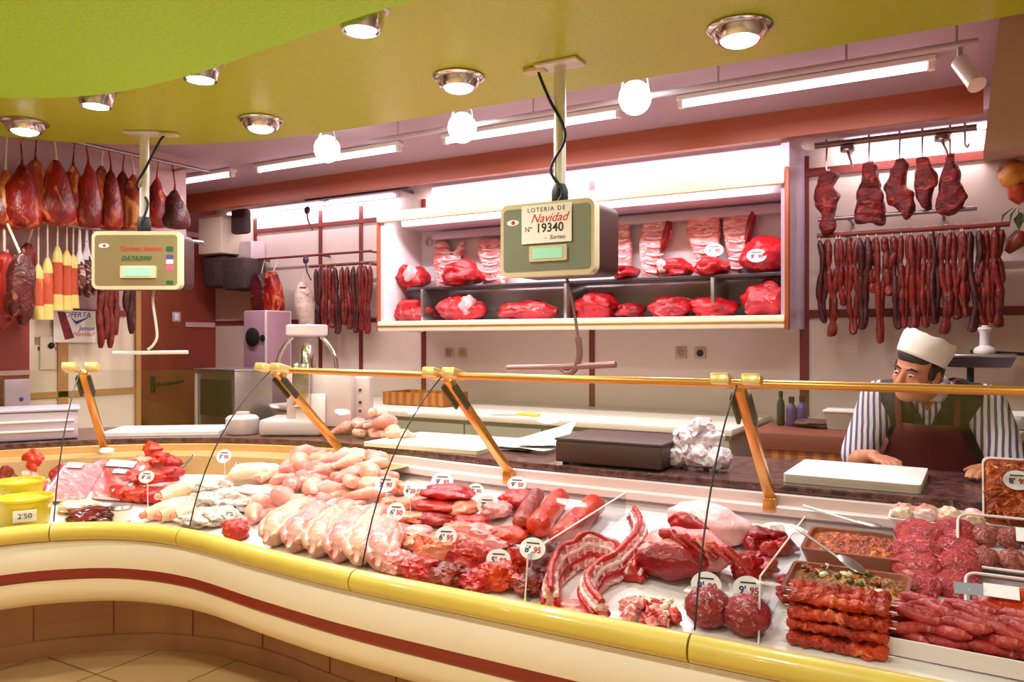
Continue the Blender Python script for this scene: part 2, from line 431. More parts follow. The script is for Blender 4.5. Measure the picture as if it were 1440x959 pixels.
# bumper in lengths
cuts = [0, S_R, S_M, S_L, S_C, NP - 1]
ring = [(.0 + .036 * math.cos(2 * math.pi * k / 14), .640 + .036 * math.sin(2 * math.pi * k / 14)) for k in range(14)]
for a, e in zip(cuts[:-1], cuts[1:]):
    rr = []
    for i in range(a, e + 1):
        rr.append([pt(i, o, z) for o, z in ring])
    ta = (PATH[a + 1] - PATH[a]).normalized() * .003; rr[0] = [p + ta for p in rr[0]]; rr[-1] = [p - ta for p in rr[-1]]
    MB().rings(rr).build('bumper', M['gold'], CNT)
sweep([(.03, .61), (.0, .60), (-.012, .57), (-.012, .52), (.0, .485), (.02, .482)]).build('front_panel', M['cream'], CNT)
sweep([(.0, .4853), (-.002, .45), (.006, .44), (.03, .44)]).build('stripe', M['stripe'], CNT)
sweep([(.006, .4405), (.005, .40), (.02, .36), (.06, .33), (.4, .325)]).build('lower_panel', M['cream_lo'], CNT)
sweep([(.38, .33), (.38, .06)]).build('plinth', M['plinth'], CNT, angle=30)
for i in range(12, NP - 6, 12):
    b = MB(); b.box((0, 0, 0), (.004, .006, .25)); b.bm.transform(frame_m(pt(i, .379, .2), (PATH[i + 1] - PATH[i - 1]), (NRM[i])))
    b.build('seam', M['door_brown'], CNT, False)
sweep([(.375, .075), (.37, .07), (.37, .0)]).build('kickboard', M['plinth'], CNT)
# white deck, back wall of the well, ledges
sweep([(.03, .625), (.06, .635), (.92, .765), (.97, .79), (.97, .80)]).build('deck', M['deck'], CNT)
led = [(.97, .795), (.965, .80), (.93, .80), (.925, .806), (.925, .828), (.93, .832), (.955, .834), (.955, .868), (1.0, .871)]
sweep(led, 0, S_L - 6).build('rear_ledge', M['whiteledge'], CNT, angle=20)
sweep(led, S_L - 6, NP - 1).build('rear_ledge', M['tanledge'], CNT, angle=20)
M['well_wall'] = plain('tan_well_wall', (186, 146, 92), .5, var=.03)
sweep([(.76, .738), (.79, .83), (.93, .834)], S_L - 10, NP - 1).build('rear_wall', M['well_wall'], CNT, angle=20)
sweep([(1.56, .87), (1.56, .0)]).build('back_panel', M['whiteledge'], CNT)
g = sweep([(.985, .872), (.98, .886), (.985, .9), (1.62, .9), (1.625, .886), (1.62, .872)], closed=True)
tag(g.build('granite_worktop', M['granite']), 'speckled brown granite worktop running along the back of the counter', 'worktop')
# curved glass, one pane per bay
def gprof(n=10):
    a, c, e = V((.03, .675)), V((.13, 1.07)), V((.46, 1.285))
    return [((1 - t) ** 2 * a + 2 * t * (1 - t) * c + t * t * e) for t in [k / n for k in range(n + 1)]]
GP = gprof()
for a, e in zip(cuts[:-1], cuts[1:]):
    gl = MB().rings([[pt(i, o.x, o.y) for o in GP] for i in range(a, e + 1)], False, False).build('glass_pane', M['glass'], CNT)
    if e != NP - 1:
        MB().tube([pt(e, o.x, o.y) for o in GP], .0028, 6).build('edge_seal', M['dark'], gl)
# posts and clips
def post(i):
    top, bot = pt(i, .50, 1.275), pt(i, .955, .845); tg = (PATH[min(i + 1, NP - 1)] - PATH[i - 1]).normalized()
    up = NRM[i]
    d = (bot - top).normalized(); m = frame_m((top + bot) / 2, tg, d)
    P = MB().box((0, 0, 0), (.034, (bot - top).length, .03), bev=.004)
    P.bm.transform(m); po = P.build('glass_post', M['gold_metal'], CNT)
    b = MB(); b.box((0, 0, 0), (.044, .05, .06), bev=.005); b.bm.transform(frame_m(pt(i, .945, .836), tg, (0, 0, 1))); b.build('foot', M['gold_metal'], po)
    for s in (-1, 1):
        b = MB(); b.box((0, 0, 0), (.058, .085, .034), bev=.006); b.bm.transform(frame_m(pt(i, .475, 1.297) + tg * .047 * s, tg, NRM[i] + V((0, 0, -.25)))); b.build('clip', M['gold_clip'], po)
        b = MB(); b.box((0, 0, 0), (.012, .13, .03), bev=.003); b.bm.transform(frame_m(top + d * .1 + tg * .026 * s - NRM[i] * .02, tg, d)); b.build('bracket', M['dark'], po)
for i in (S_R, S_M, S_L, S_C): post(i)
# rail
i1 = S_L - 2
MB().tube([pt(i, .47, 1.29) for i in range(10, i1)], .0135, 10).build('rail', M['gold_metal'], CNT)
# ================================================================== WALL CABINET
M['cab_white'] = plain('cabinet_white', (248, 240, 244), .4, var=.01)
M['cab_cream'] = plain('cabinet_cream', (248, 240, 206), .35, var=.015)
M['lilac'] = plain('lilac_metal', (206, 188, 206), .35, metal=.2, var=.03)
M['steel_dark'] = plain('dark_steel', (92, 84, 92), .35, metal=.7, var=.05)
CX0, CX1, CY0, CY1, CZ0, CZ1 = -4.27, -.955, 5.13, WALLY, 1.50, 2.50
cab = thing('meat_cabinet', 'big lit white refrigerated wall cabinet with two shelves of raw beef', 'cabinet', ((CX0 + CX1) / 2, WALLY, CZ0))
def cpart(name, x0, x1, y0, y1, z0, z1, m, parent=None, bev=0):
    return MB().box(((x0 + x1) / 2, (y0 + y1) / 2, (z0 + z1) / 2), (x1 - x0, y1 - y0, z1 - z0), bev=bev).build(name, M[m], parent or cab)
cpart('back_panel', CX0 + .05, CX1 - .05, WALLY - .04, WALLY - .002, CZ0 + .06, CZ1 - .05, 'cab_white')
cpart('side_panel', CX0, CX0 + .05, CY0 + .03, WALLY - .002, CZ0, CZ1, 'cab_white')
sp = cpart('side_panel', CX1 - .05, CX1, CY0 + .03, WALLY - .002, CZ0, CZ1 + .24, 'lilac')
cpart('edge_trim', CX1 - .022, CX1 + .006, CY0 - .01, CY0 + .03, CZ0 - .01, CZ1 + .02, 'terracotta', sp, .008)
cpart('edge_trim', CX0 - .004, CX0 + .012, CY0 - .004, CY0 + .03, CZ0, CZ1, 'terracotta')
cpart('top_panel', CX0 + .05, CX1 - .05, CY0 + .03, WALLY - .002, CZ1 - .015, CZ1, 'cab_white')
tp = cpart('top_rail', CX0, CX1 - .02, CY0 - .02, CY0 + .03, CZ1 - .09, CZ1, 'cab_cream', None, .018)
cpart('floor_panel', CX0 + .05, CX1 - .05, CY0 + .03, WALLY - .04, CZ0 + .05, CZ0 + .08, 'cab_white')
fl = cpart('front_lip', CX0 + .01, CX1 - .02, CY0 - .015, CY0 + .03, CZ0, CZ0 + .085, 'cab_cream', None, .012)
cpart('gold_strip', CX0 + .01, CX1 - .02, CY0 - .021, CY0 - .012, CZ0 + .035, CZ0 + .048, 'gold_metal', fl, .003)
cpart('underside', CX0 + .05, CX1 - .05, CY0 + .03, WALLY - .002, CZ0 + .01, CZ0 + .04, 'lilac')
sh = cpart('shelf', CX0 + .16, CX1 - .055, CY0 + .2, WALLY - .06, 1.855, 1.872, 'steel', None, .004)
cpart('shelf_edge', CX0 + .16, CX1 - .055, CY0 + .19, CY0 + .21, 1.85, 1.875, 'steel_dark', sh, .004)
for px in (597, 798, 1004):
    x = at_Y(px, 430, CY0 + .2).x
    cpart('shelf_bracket', x - .012, x + .012, CY0 + .16, WALLY - .05, 1.585, 1.853, 'steel', sh, .003)
hd = cpart('light_housing', CX0 + .15, CX1 - .06, CY0 + .13, CY0 + .45, CZ1 - .12, CZ1 - .055, 'lilac', None, .01)
MB().tube([(CX0 + .2, CY0 + .075, CZ1 - .04), (CX1 - .1, CY0 + .075, CZ1 - .04)], .016, 10).build('tube', M['tube_white'], hd)
cpart('cooling_coil', CX0 + .25, CX1 - .1, WALLY - .16, WALLY - .05, CZ1 - .2, CZ1 - .13, 'lilac', hd, .01)
for x in (CX0 + .14, CX0 + .32): MB().lathe([(.03, 0), (.034, .004), (.034, .012), (.012, .016)], (0, 0, 0), 16, Matrix.Translation((x, WALLY - .045, CZ1 - .2)) @ rotm(90)).build('screw_cap', M['steel'], cab)
area('cabinet_tube', ((CX0 + CX1) / 2, CY0 + .08, CZ1 - .065), CX1 - CX0 - .3, 42, (1, .88, .93), direction=(0, .3, -1), sy=.05)

# ================================================================== HANGING SCALES
M['scale_cream'] = plain('cream_scale_case', (212, 200, 164), .35, var=.02)
M['scale_green'] = plain('grey_green_panel', (142, 150, 132), .25, metal=.3, var=.04)
M['scale_bronze'] = plain('bronze_panel', (176, 158, 116), .18, metal=.5, var=.05)
M['scale_brown'] = plain('dark_brown_case', (62, 34, 30), .5, spec=.3)
M['ink_red'] = plain('red_ink', (196, 34, 30), .6)
M['ink_green'] = plain('green_ink', (28, 84, 46), .6)
M['ink_dark'] = plain('dark_ink', (44, 38, 52), .6)
M['ink_blue'] = plain('blue_ink', (64, 60, 150), .6)
M['ink_pink'] = plain('pink_ink', (220, 84, 120), .6)
M['pole_white'] = plain('pale_pole', (226, 222, 212), .3, metal=.15)
M['hookmetal'] = plain('dull_hook_metal', (150, 116, 116), .35, metal=.5)
def rrect(w, h, r, n=5):
    o = []
    for cx, cy, a in ((w / 2 - r, h / 2 - r, 0), (-w / 2 + r, h / 2 - r, 90), (-w / 2 + r, -h / 2 + r, 180), (w / 2 - r, -h / 2 + r, 270)):
        for k in range(n + 1):
            q = R(a + 90 * k / n); o.append((cx + r * math.cos(q), cy + r * math.sin(q)))
    return o
FRONT = Matrix(((1, 0, 0, 0), (0, 0, -1, 0), (0, 1, 0, 0), (0, 0, 0, 1)))      # x right, y up, z towards the customer
def front(x, z, y): return Matrix.Translation((x, y, z)) @ FRONT
def scale(name, label, loc, rz, w, h, dep, panel, zc, z_top):
    """zc: height of the box centre; loc at the box centre, z 0 = box centre"""
    t = thing(name, label, 'scale', (loc[0], loc[1], zc), rz, 'hanging shop scales')
    def put(mb, nm, mat, parent=t):
        o = mb.build(nm, mat, parent); o.matrix_parent_inverse = Matrix.Identity(4); return o
    body = put(MB().prism(rrect(w, h, .035), .05, front(0, 0, -dep / 2 + .05)), 'front_case', M['scale_cream'])
    put(MB().prism(rrect(w * .985, h * .97, .04), dep - .05, front(0, 0, dep / 2)), 'back_case', M['scale_brown'])
    put(MB().prism(rrect(w * .93, h * .87, .018), .004, front(0, 0, -dep / 2 + .003)), 'face_plate', panel, t)
    l = put(MB().prism(rrect(w * .40, h * .21, .006), .012, front(.03 * w, -h * .2, -dep / 2 + .001)), 'display_frame', M['scale_cream'], t)
    put(MB().prism(rrect(w * .31, h * .14, .002), .003, front(.03 * w, -h * .2, -dep / 2 - .0105)), 'display', M['lcd'], l)
    e = put(MB().prism([(.03 * math.cos(a * .4), .013 * math.sin(a * .4)) for a in range(16)], .002, front(-w * .36, h * .25, -dep / 2)), 'emblem', M['white'], t)
    put(MB().prism([(.009 * math.cos(a * .63), .009 * math.sin(a * .63)) for a in range(10)], .0015, front(-w * .355, h * .25, -dep / 2 - .0015)), 'emblem_dot', M['ink_red'], e)
    top = z_top - zc
    po = put(MB().tube([(0, 0, h / 2 + .02), (0, 0, top - .005)], .026, 16), 'pole', M['pole_white'])
    put(MB().box((0, 0, top - .008), (.2, .11, .014), bev=.004), 'ceiling_plate', M['pole_white'], po)
    put(MB().lathe([(.02, h / 2 - .01), (.036, h / 2 + .01), (.036, h / 2 + .07), (.024, h / 2 + .1)], (0, 0, 0), 14), 'joint', M['black'], t)
    return t, put
# bigger one, over the middle of the counter
ps = at_Z(783, 90, 2.62)
fy = ps.y - .13
xa, xb = at_Y(704, 335, fy).x, at_Y(836, 335, fy).x
za, zb = at_Y(770, 388, fy).z, at_Y(770, 284, fy).z
SCB, put = scale('hanging_scale', 'large grey green hanging scale with a lottery sheet taped on its front', ((xa + xb) / 2, ps.y, 0), 0, xb - xa, zb - za, .26, M['scale_green'], (za + zb) / 2, 2.62)
w_, h_ = xb - xa, zb - za; L0 = V(SCB.location)
put(MB().tube(spline([(-.11, .0, 2.615 - L0.z), (-.09, .0, 2.56 - L0.z), (-.035, -.03, 2.46 - L0.z), (.036, -.02, 2.3 - L0.z), (-.03, -.03, 2.16 - L0.z), (.03, -.035, 2.06 - L0.z), (.0, -.04, h_ / 2)], 6), .007, 8), 'cable', M['black'])
put(MB().box((-.12, 0, 2.608 - L0.z), (.1, .06, .022), bev=.006), 'ceiling_plug', M['scale_cream'])
# hook and weighing bar
J = [at_Y(797, 392, ps.y), at_Y(806, 430, ps.y), at_Y(813, 475, ps.y), at_Y(815, 500, ps.y), at_Y(808, 520, ps.y), at_Y(797, 525, ps.y), at_Y(787, 517, ps.y)]
hk = MB().tube([q - L0 for q in spline(J[:3], 6)] , .007, 8); hk.tube([q - L0 for q in spline(J[2:], 6)], .014, 10); put(hk, 'hook', M['hookmetal'])
put(MB().tube([at_Y(714, 518, ps.y) - L0, at_Y(788, 517, ps.y) - L0, at_Y(866, 513, ps.y) - L0], .014, 10), 'weighing_bar', M['hookmetal'])
# lottery sheet taped on
sx0, sx1 = at_Y(735, 310, fy).x, at_Y(805, 310, fy).x; sz0, sz1 = at_Y(770, 342, fy).z, at_Y(770, 288, fy).z
sc_ = ((sx0 + sx1) / 2, fy - .006, (sz0 + sz1) / 2); sw, shh = sx1 - sx0, sz1 - sz0
st = thing('lottery_sheet', 'white christmas lottery sheet taped to the bigger hanging scale', 'paper', sc_)
fm = front(sc_[0], sc_[2], sc_[1])
MB().prism(rrect(sw, shh, .003), .003, fm).build('sheet', M['paper'], st)
f2 = fm @ Matrix.Translation((0, 0, .0035))
text('heading', 'LOTERIA DE', .026, M['ink_dark'], st, f2 @ Matrix.Translation((0, shh * .37, 0)), space=1.3)
text('title', 'Navidad', .052, M['ink_red'], st, f2 @ Matrix.Translation((.012, shh * .14, 0)), shear=.4)
text('number_mark', 'Nº', .03, M['ink_dark'], st, f2 @ Matrix.Translation((-sw * .36, -shh * .13, 0)))
text('ticket_number', '19340', .052, M['ink_dark'], st, f2 @ Matrix.Translation((sw * .07, -shh * .12, 0)), bold=.0008)
text('footer', '-  Sorteo', .026, M['ink_dark'], st, f2 @ Matrix.Translation((sw * .17, -shh * .37, 0)), shear=.3)
# smaller one by the hams
p1 = at_Z(203, 187, 2.62); k1 = (2.62 - EYE) * FOC / (480 - 187) / FOC
w1, h1 = 122 * k1, 80 * k1; z1 = EYE + (480 - 369) * k1
d_ = ray(198, 369); c1 = V((p1.x, p1.y, 0))
SCS, put = scale('hanging_scale', 'smaller bronze hanging scale with coloured lettering in front of the hams', (c1.x, c1.y, 0), PS, w1, h1, .2, M['scale_bronze'], z1, 2.62)
L1z = 2.62 - z1; yf = -.1
put(MB().tube(spline([(.13, 0, L1z - .01), (.1, -.02, L1z - .05), (.02, -.035, L1z - .22), (-.03, -.03, L1z - .3), (-.032, 0, h1 / 2 + .25), (.034, -.03, h1 / 2 + .17), (0, -.04, h1 / 2 + .05)], 6), .007, 8), 'cable', M['black'])
put(MB().box((.14, 0, L1z - .012), (.1, .06, .022), bev=.006), 'ceiling_plug', M['scale_cream'])
def putt(nm, body, size, mat, x, z, **k):
    o = text(nm, body, size, mat, SCS, front(x, z, yf - .002), **k); o.matrix_parent_inverse = Matrix.Identity(4)
putt('red_lettering', 'Carnicas Selectas', .034, M['ink_red'], .03, h1 * .2, bold=.0004)
putt('green_lettering', 'DATA2000', .036, M['ink_green'], .0, h1 * .03, shear=.35, bold=.001)
for z, c, mname in ((.16, .03, 'ink_green'), (.05, .022, 'ink_blue'), (-.02, .022, 'white'), (-.1, .034, 'ink_pink'), (-.32, .022, 'ink_green')):
    put(MB().prism(rrect(.04, c, .004), .002, front(w1 * .38, h1 * z * 1.2, yf)), 'sticker', M[mname])
lo = h1 / 2
put(MB().tube(spline([(.045, .02, -lo), (.05, .0, -lo - .07), (.068, 0, -lo - .2), (.072, 0, -lo - .27), (.05, 0, -lo - .315), (.02, 0, -lo - .34)], 6), .008, 8), 'hook', M['pole_white'])
put(MB().tube([(-.18, 0, -lo - .36), (.25, 0, -lo - .355)], .011, 8), 'weighing_bar', M['pole_white'])

# ================================================================== PIPE WITH SPOTLIGHTS, PROJECTOR
PYY = 4.0
rail_ = thing('lighting_pipe', 'thin pale pipe hung under the pale ceiling carrying the spotlights', 'pipe', (-1.5, PYY, 2.86))
pa, pb = at_Y(520, 188, PYY), at_Y(1376, 76, PYY); pz = 2.735
MB().tube([(pa.x, PYY, pz), (pb.x, PYY, pz)], .017, 10).build('pipe', M['lilac'], rail_)
for px in (560, 750, 1010, 1190, 1345):
    x = at_Y(px, 100, PYY).x; MB().tube([(x, PYY, pz), (x, PYY, 2.859)], .006, 6).build('hanger', M['steel'], rail_)
for px, py, lab, pw in ((460, 210, 'glowing round spotlight nearest the smaller hanging scale', 60), (650, 180, 'glowing round spotlight straight above the meat cabinet', 70), (893, 138, 'glowing round spotlight nearest the white projector', 80)):
    q = at_Y(px, py, 3.86)
    t = thing('spotlight', lab, 'spotlight', (q.x, 3.86, 2.86), 0, 'round spotlights behind the lime ceiling')
    MB().blob(q, (.085, .085, .09), amp=0, sub=3).build('globe', M['lamp_cool'], t)
    MB().lathe([(.03, .06), (.075, .02), (.082, -.01), (.078, -.02)], q, 20).build('shade', M['plexi'], t)
    b = MB()
    for s in (-1, 1): b.tube([q + V((s * .082, 0, 0)), q + V((s * .07, 0, .09)), V((q.x + s * .02, 3.86, 2.855))], .006, 6)
    b.build('yoke', M['white'], t)
    spot('spotlight_beam', q + V((0, -.09, -.06)), (q.x + .5, 2.4, .7), pw, PINK, 95, .7, .06)
t = thing('projector', 'white cylindrical spotlight projector at the end of the lighting pipe', 'spotlight', at_Y(1360, 85, PYY))
a, e = at_Y(1350, 88, PYY), at_Y(1374, 120, PYY - .1)
MB().tube([a, a + (e - a) * .97, e], [.036, .036, .038], 18).build('barrel', M['white'], t)
MB().tube([a, V((a.x, PYY, pz))], .012, 8).build('yoke', M['steel'], t)
for px, py, s in ((545, 205, .09), (330, 243, .07)):
    pass

# ================================================================== BACK COUNTER, BUTCHER BLOCK
M['worktop'] = plain('white_worktop', (244, 236, 220), .3, var=.015)
M['greydoor'] = plain('grey_green_door', (176, 172, 158), .45, var=.02)
M['block_top'] = wood('butcher_block_top', (110, 58, 44), (140, 76, 56), 0, 7)
M['block'] = stripes('butcher_block_planks', (150, 80, 34), (186, 116, 52), 4.2, 'X', .45, 2.5, .3, .7)
bx0, bx1 = -4.98, at_Z(1042, 600, .9).x; by = 4.6
bc = thing('back_counter', 'long white topped counter with grey doors under the meat cabinet', 'counter', ((bx0 + bx1) / 2, 5.1, 0))
MB().box(((bx0 + bx1) / 2, (by + WALLY) / 2 - .01, .88), (bx1 - bx0, WALLY - by - .04, .04), bev=.008).build('worktop', M['worktop'], bc)
MB().box(((bx0 + bx1) / 2, (by + WALLY) / 2 + .02, .43), (bx1 - bx0 - .04, WALLY - by - .1, .855)).build('carcass', M['greydoor'], bc)
n = 6
for k in range(n):
    a = bx0 + .02 + (bx1 - bx0 - .04) * k / n; e = bx0 + .02 + (bx1 - bx0 - .04) * (k + 1) / n
    d = MB().box(((a + e) / 2, by + .06, .45), (e - a - .012, .022, .76), bev=.004).build('door', M['greydoor'], bc)
    MB().tube([(e - .06, by + .045, .7), (e - .06, by + .025, .7), (e - .06, by + .025, .58), (e - .06, by + .045, .58)], .006, 6).build('handle', M['steel'], d)
kx0, kx1 = bx1 + .1, .32
kb = thing('butcher_block', 'tall wooden butcher block with a dark red brown top behind the shopkeeper', 'table', ((kx0 + kx1) / 2, 4.9, 0))
MB().box(((kx0 + kx1) / 2, 4.95, .85), (kx1 - kx0, .7, .1), bev=.01).build('top', M['block_top'], kb)
MB().box(((kx0 + kx1) / 2, 4.96, .42), (kx1 - kx0 - .02, .66, .8), bev=.006).build('planked_body', M['block'], kb)
for x in (kx0 + .08, kx1 - .08): MB().box((x, 4.95, .012), (.1, .6, .024)).build('foot', M['block_top'], kb)
M['jar'] = plain('purple_jar', (86, 58, 110), .2)
def bottle(px, py0, py1, wpx, lab, mat, prof, cat='bottle', name='spice_bottle'):
    y = 5.0; a = at_Y(px, py0, y); k = ray(px, py0).y; k = y / k / FOC
    h = (py0 - py1) * k; r = wpx * k / 2; base = V((a.x, y, .9))
    t = thing(name, lab, cat, base)
    MB().lathe([(r * q, h * z) for q, z in prof], base, 18).build('body', M[mat], t)
    MB().lathe([(r * .5, h), (r * .55, h + .004), (r * .55, h + .035), (r * .1, h + .037)], base, 14).build('cap', M['dark'], t)
PRJ = [(.9, 0), (1, .05), (1, .7), (.8, .85), (.45, .95), (.45, 1)]
bottle(1098, 585, 545, 11, 'slim black bottle standing at the end of the butcher block', 'dark', PRJ)
bottle(1113, 585, 552, 15, 'first purple jar on the butcher block beside the black bottle', 'jar', PRJ, 'jar', 'spice_jar')
bottle(1128, 585, 550, 15, 'second purple jar on the butcher block beside the dark cloth', 'jar', PRJ, 'jar', 'spice_jar')
q = at_Y(1146, 585, 5.0); o = MB().blob((q.x, 5.0, .925), (.13, .1, .028), amp=.2, seed=4, flat=.8).build('cloth', plain('dark_cloth', (96, 66, 62), .9))
tag(o, 'dark folded cloth lying on the butcher block', 'cloth')
q = at_Y(1192, 570, 5.0)
t = thing('plastic_tub', 'grey white plastic tub on the butcher block beside the shopkeeper', 'tub', (q.x, 5.0, .9))
MB().rings([[(q.x + sx * (.1 + z * .15), 5.0 + sy * (.08 + z * .15), .901 + z) for sx, sy in ((-1, -1), (1, -1), (1, 1), (-1, 1))] for z in (0, .04, .1)], True, True).build('body', plain('greyish_tub', (196, 186, 176), .5), t, False)
MB().box((q.x, 5.0, 1.008), (.25, .21, .014), bev=.004).build('lid', M['white'], t)
# yellow handled knife
t = thing('butcher_knife', 'yellow handled knife lying on the white back counter', 'knife', at_Z(735, 582, .902))
a, e = at_Z(708, 583, .907), at_Z(728, 583, .907); f = at_Z(758, 585, .91); n_ = V((0, .018, 0))
MB().prism([(0, 0), (.16, -.004), (.18, .012), (.17, .03), (0, .03)], .002, frame_m(e + V((0, -.01, -.004)), a - e, (0, 1, 0))).build('blade', M['steel'], t)
MB().tube([e, (e + f) / 2 + V((0, .005, 0)), f], [.012, .016, .013], 10).build('handle', plain('yellow_handle', (236, 206, 40), .4), t)
# sockets under the cabinet
for px, lab in ((632, 'first wall socket under the cabinet, nearest its dark bracket'), (651, 'second wall socket under the cabinet, next to the first one'), (958, 'third wall socket under the cabinet, a blank one'), (985, 'fourth wall socket under the cabinet, with a dark hole')):
    q = at_Y(px, 497, WALLY)
    t = thing('wall_socket', lab, 'socket', (q.x, WALLY - .001, q.z), 0, 'wall sockets under the meat cabinet')
    MB().box((q.x, WALLY - .006, q.z), (.085, .012, .085), bev=.004).build('plate', plain('socket_plate', (196, 166, 150), .5), t)
    MB().lathe([(.026, 0), (.024, .008), (.004, .009)], (0, 0, 0), 16, Matrix.Translation((q.x, WALLY - .012, q.z)) @ rotm(90)).build('inlay', M['scale_bronze' if px < 980 else 'ink_dark'], t)
# wooden crate far behind the machine
q = at_Z(545, 578, .9)
t = thing('wooden_tray', 'low brown wooden tray on the white back counter beside the mincer', 'tray', (q.x, 5.2, .9))
for nm, c, s in (('base', (0, 0, .012), (.6, .34, .02)), ('side', (0, -.17, .055), (.6, .016, .1)), ('side', (0, .17, .055), (.6, .016, .1)), ('end', (-.3, 0, .055), (.016, .34, .1)), ('end', (.3, 0, .055), (.016, .34, .1))):
    MB().box((q.x - .1 + c[0], 5.2 + c[1], .901 + c[2]), s, bev=.003).build(nm, M['block'], t)
# table scale at the far right, on a post
q = at_Y(1376, 505, 5.2)
t = thing('table_scale', 'grey flat topped scale on a black post behind the shopkeeper', 'scale', (q.x, 5.2, .9))
MB().box((q.x, 5.2, q.z + .02), (.36, .3, .02), bev=.008).build('weighing_plate', M['steel'], t)
MB().rings([[(q.x + sx * a, 5.2 + sy * b, q.z + z) for sx, sy in ((-1, -1), (1, -1), (1, 1), (-1, 1))] for a, b, z in ((.1, .08, -.05), (.15, .12, -.045), (.175, .14, .01))]).build('body', M['steel_dark'], t)
MB().tube([(q.x - .04, 5.2, .9), (q.x - .04, 5.2, q.z - .045)], .018, 10).build('post', M['black'], t)
MB().box((q.x - .04, 5.2, .908), (.16, .14, .014), bev=.004).build('base_plate', M['black'], t)
MB().tube([(q.x - .04, 5.2, 1.36), (q.x + .35, 5.25, 1.34)], .01, 8).build('side_arm', M['black'], t)
t = thing('grinder_peg', 'white plastic pestle standing on the grey flat scale', 'pestle', (q.x + .03, 5.2, q.z + .03))
MB().lathe([(.055, 0), (.058, .012), (.05, .03), (.026, .045), (.024, .11), (.03, .125), (.036, .14), (.03, .148)], (q.x + .03, 5.2, q.z + .031), 20).build('stem', M['white'], t)
MB().lathe([(.012, 0), (.02, .006), (.012, .012)], (q.x + .03, 5.2, q.z + .1785), 14).build('knob', M['white'], t)
# white trays on the block at the far right
for k, (px, py, z) in enumerate(((1425, 585, .9),)):
    q = V((.22, 4.8, .9))
    for j, lab in enumerate(('lower white tray stacked behind the shopkeeper', 'upper white tray stacked behind the shopkeeper')):
        t = thing('plastic_tray', lab, 'tray', (q.x, 4.8, .9 + j * .075))
        MB().rings([[(q.x + sx * a, 4.82 + sy * b, .902 + j * .075 + z) for sx, sy in ((-1, -1), (1, -1), (1, 1), (-1, 1))] for a, b, z in ((.07, .12, 0), (.1, .16, .06), (.112, .172, .062), (.112, .172, .068), (.095, .155, .068), (.066, .116, .008))]).build('body', M['white'], t, False)
        MB().box((q.x, 4.82 - .178, .902 + j * .075 + .05), (.06, .012, .02), bev=.004).build('handle', M['white'], t)

# ================================================================== MACHINES AT THE FAR LEFT
M['mach'] = plain('pale_machine_enamel', (222, 206, 208), .3, metal=.2, var=.02)
M['mach_lilac'] = plain('lilac_machine_enamel', (166, 128, 140), .45, var=.03)
M['darkcage'] = plain('dark_wire_basket', (64, 48, 46), .7, var=.3, vscale=30, bump=.6, bscale=50)
# patty press / mincer standing on the granite
i = min(range(NP), key=lambda i: abs(720 + FOC * ((pt(i, 1.2, 0).x * CS + pt(i, 1.2, 0).y * SN) / (-pt(i, 1.2, 0).x * SN + pt(i, 1.2, 0).y * CS)) - 432))
o = pt(i, 1.28, .9); kk = (-o.x * SN + o.y * CS) / FOC
t = thing('meat_mincer', 'white and chrome meat mincer with a round top pan on the granite worktop', 'machine', o)
rt, up = V((CS, SN, 0)), V((0, 0, 1)); bk = V((-SN, CS, 0))
def mp(dx, py, dy=0): return o + rt * (dx * kk) + bk * dy + V((0, 0, EYE + (480 - py) * kk - .9))
fr = frame_m((0, 0, 0), rt, bk)
def obox(c, size, bev=.01):
    b = MB(); b.box((0, 0, 0), size, bev=bev); m_ = fr.copy(); m_.translation = c; b.bm.transform(m_); return b
z0 = .902
obox(V((o.x, o.y, z0 + .045)) - rt * .12, (.34, .3, .09), .02).build('base', M['mach'], t)
obox(mp(8, 560), (92 * kk, .24, 78 * kk), .03).build('body', M['mach'], t)
obox(mp(-2, 572, -.13), (40 * kk, .012, 40 * kk), .004).build('front_cover', M['cab_white'], t)
c = mp(-16, 466)
MB().lathe([(.03, -.03), (.1, -.03), (.115, -.02), (.115, .03), (.105, .035), (.098, .01), (.02, .008)], c, 28).build('top_pan', M['mach'], t)
for s in (-1, 1):
    MB().tube(spline([mp(-16 + s * 20, 474), mp(-16 + s * 32, 488), mp(-16 + s * 40, 505), mp(-16 + s * 42, 525)], 6), .012, 10).build('arm', M['chrome'], t)
MB().lathe([(.05, 0), (.045, .1), (.02, .16)], mp(-16, 522), 20).build('feed_throat', M['chrome'], t)
b = obox(mp(-14, 540, -.14), (24 * kk, .05, 60 * kk), .012); b.build('push_lever', M['chrome'], t)
obox(mp(62, 560), (26 * kk, .12, 60 * kk), .008).build('switch_box', M['mach'], t)
for j, py in enumerate((548, 565, 577)):
    MB().lathe([(.008, 0), (.008, .008), (.001, .009)], (0, 0, 0), 10, Matrix.Translation(mp(62, py, -.062)) @ fr @ rotm(90)).build('switch', M['dark'], t)
MB().lathe([(.085, 0), (.09, .01), (.09, .085), (.075, .1), (.04, .105), (.04, .12), (.0, .122)], V((o.x, o.y, z0 + .001)) - rt * .42 - bk * .02, 24).build('drum', M['mach'], t)
# steel under-counter cabinet
q = at_Y(302, 560, 4.35); k4 = 4.35 / ray(302, 560).y / FOC
t = thing('steel_cabinet', 'stainless steel cabinet with a glass front behind the corner of the counter', 'cabinet', (q.x, 4.5, 0))
wS, hS = 82 * k4, EYE - 42 * k4
MB().box((q.x, 4.55, hS / 2), (wS, .4, hS), bev=.01).build('body', M['steel'], t)
MB().box((q.x, 4.55, hS + .008), (wS + .03, .43, .014), bev=.004).build('top', M['steel'], t)
MB().box((q.x + .02, 4.345, hS - .22), (wS * .8, .008, .3), bev=.003).build('window', M['steel_dark'], t)
MB().box((q.x - wS * .46, 4.343, hS / 2), (.03, .012, hS - .05), bev=.003).build('frame', M['white'], t)
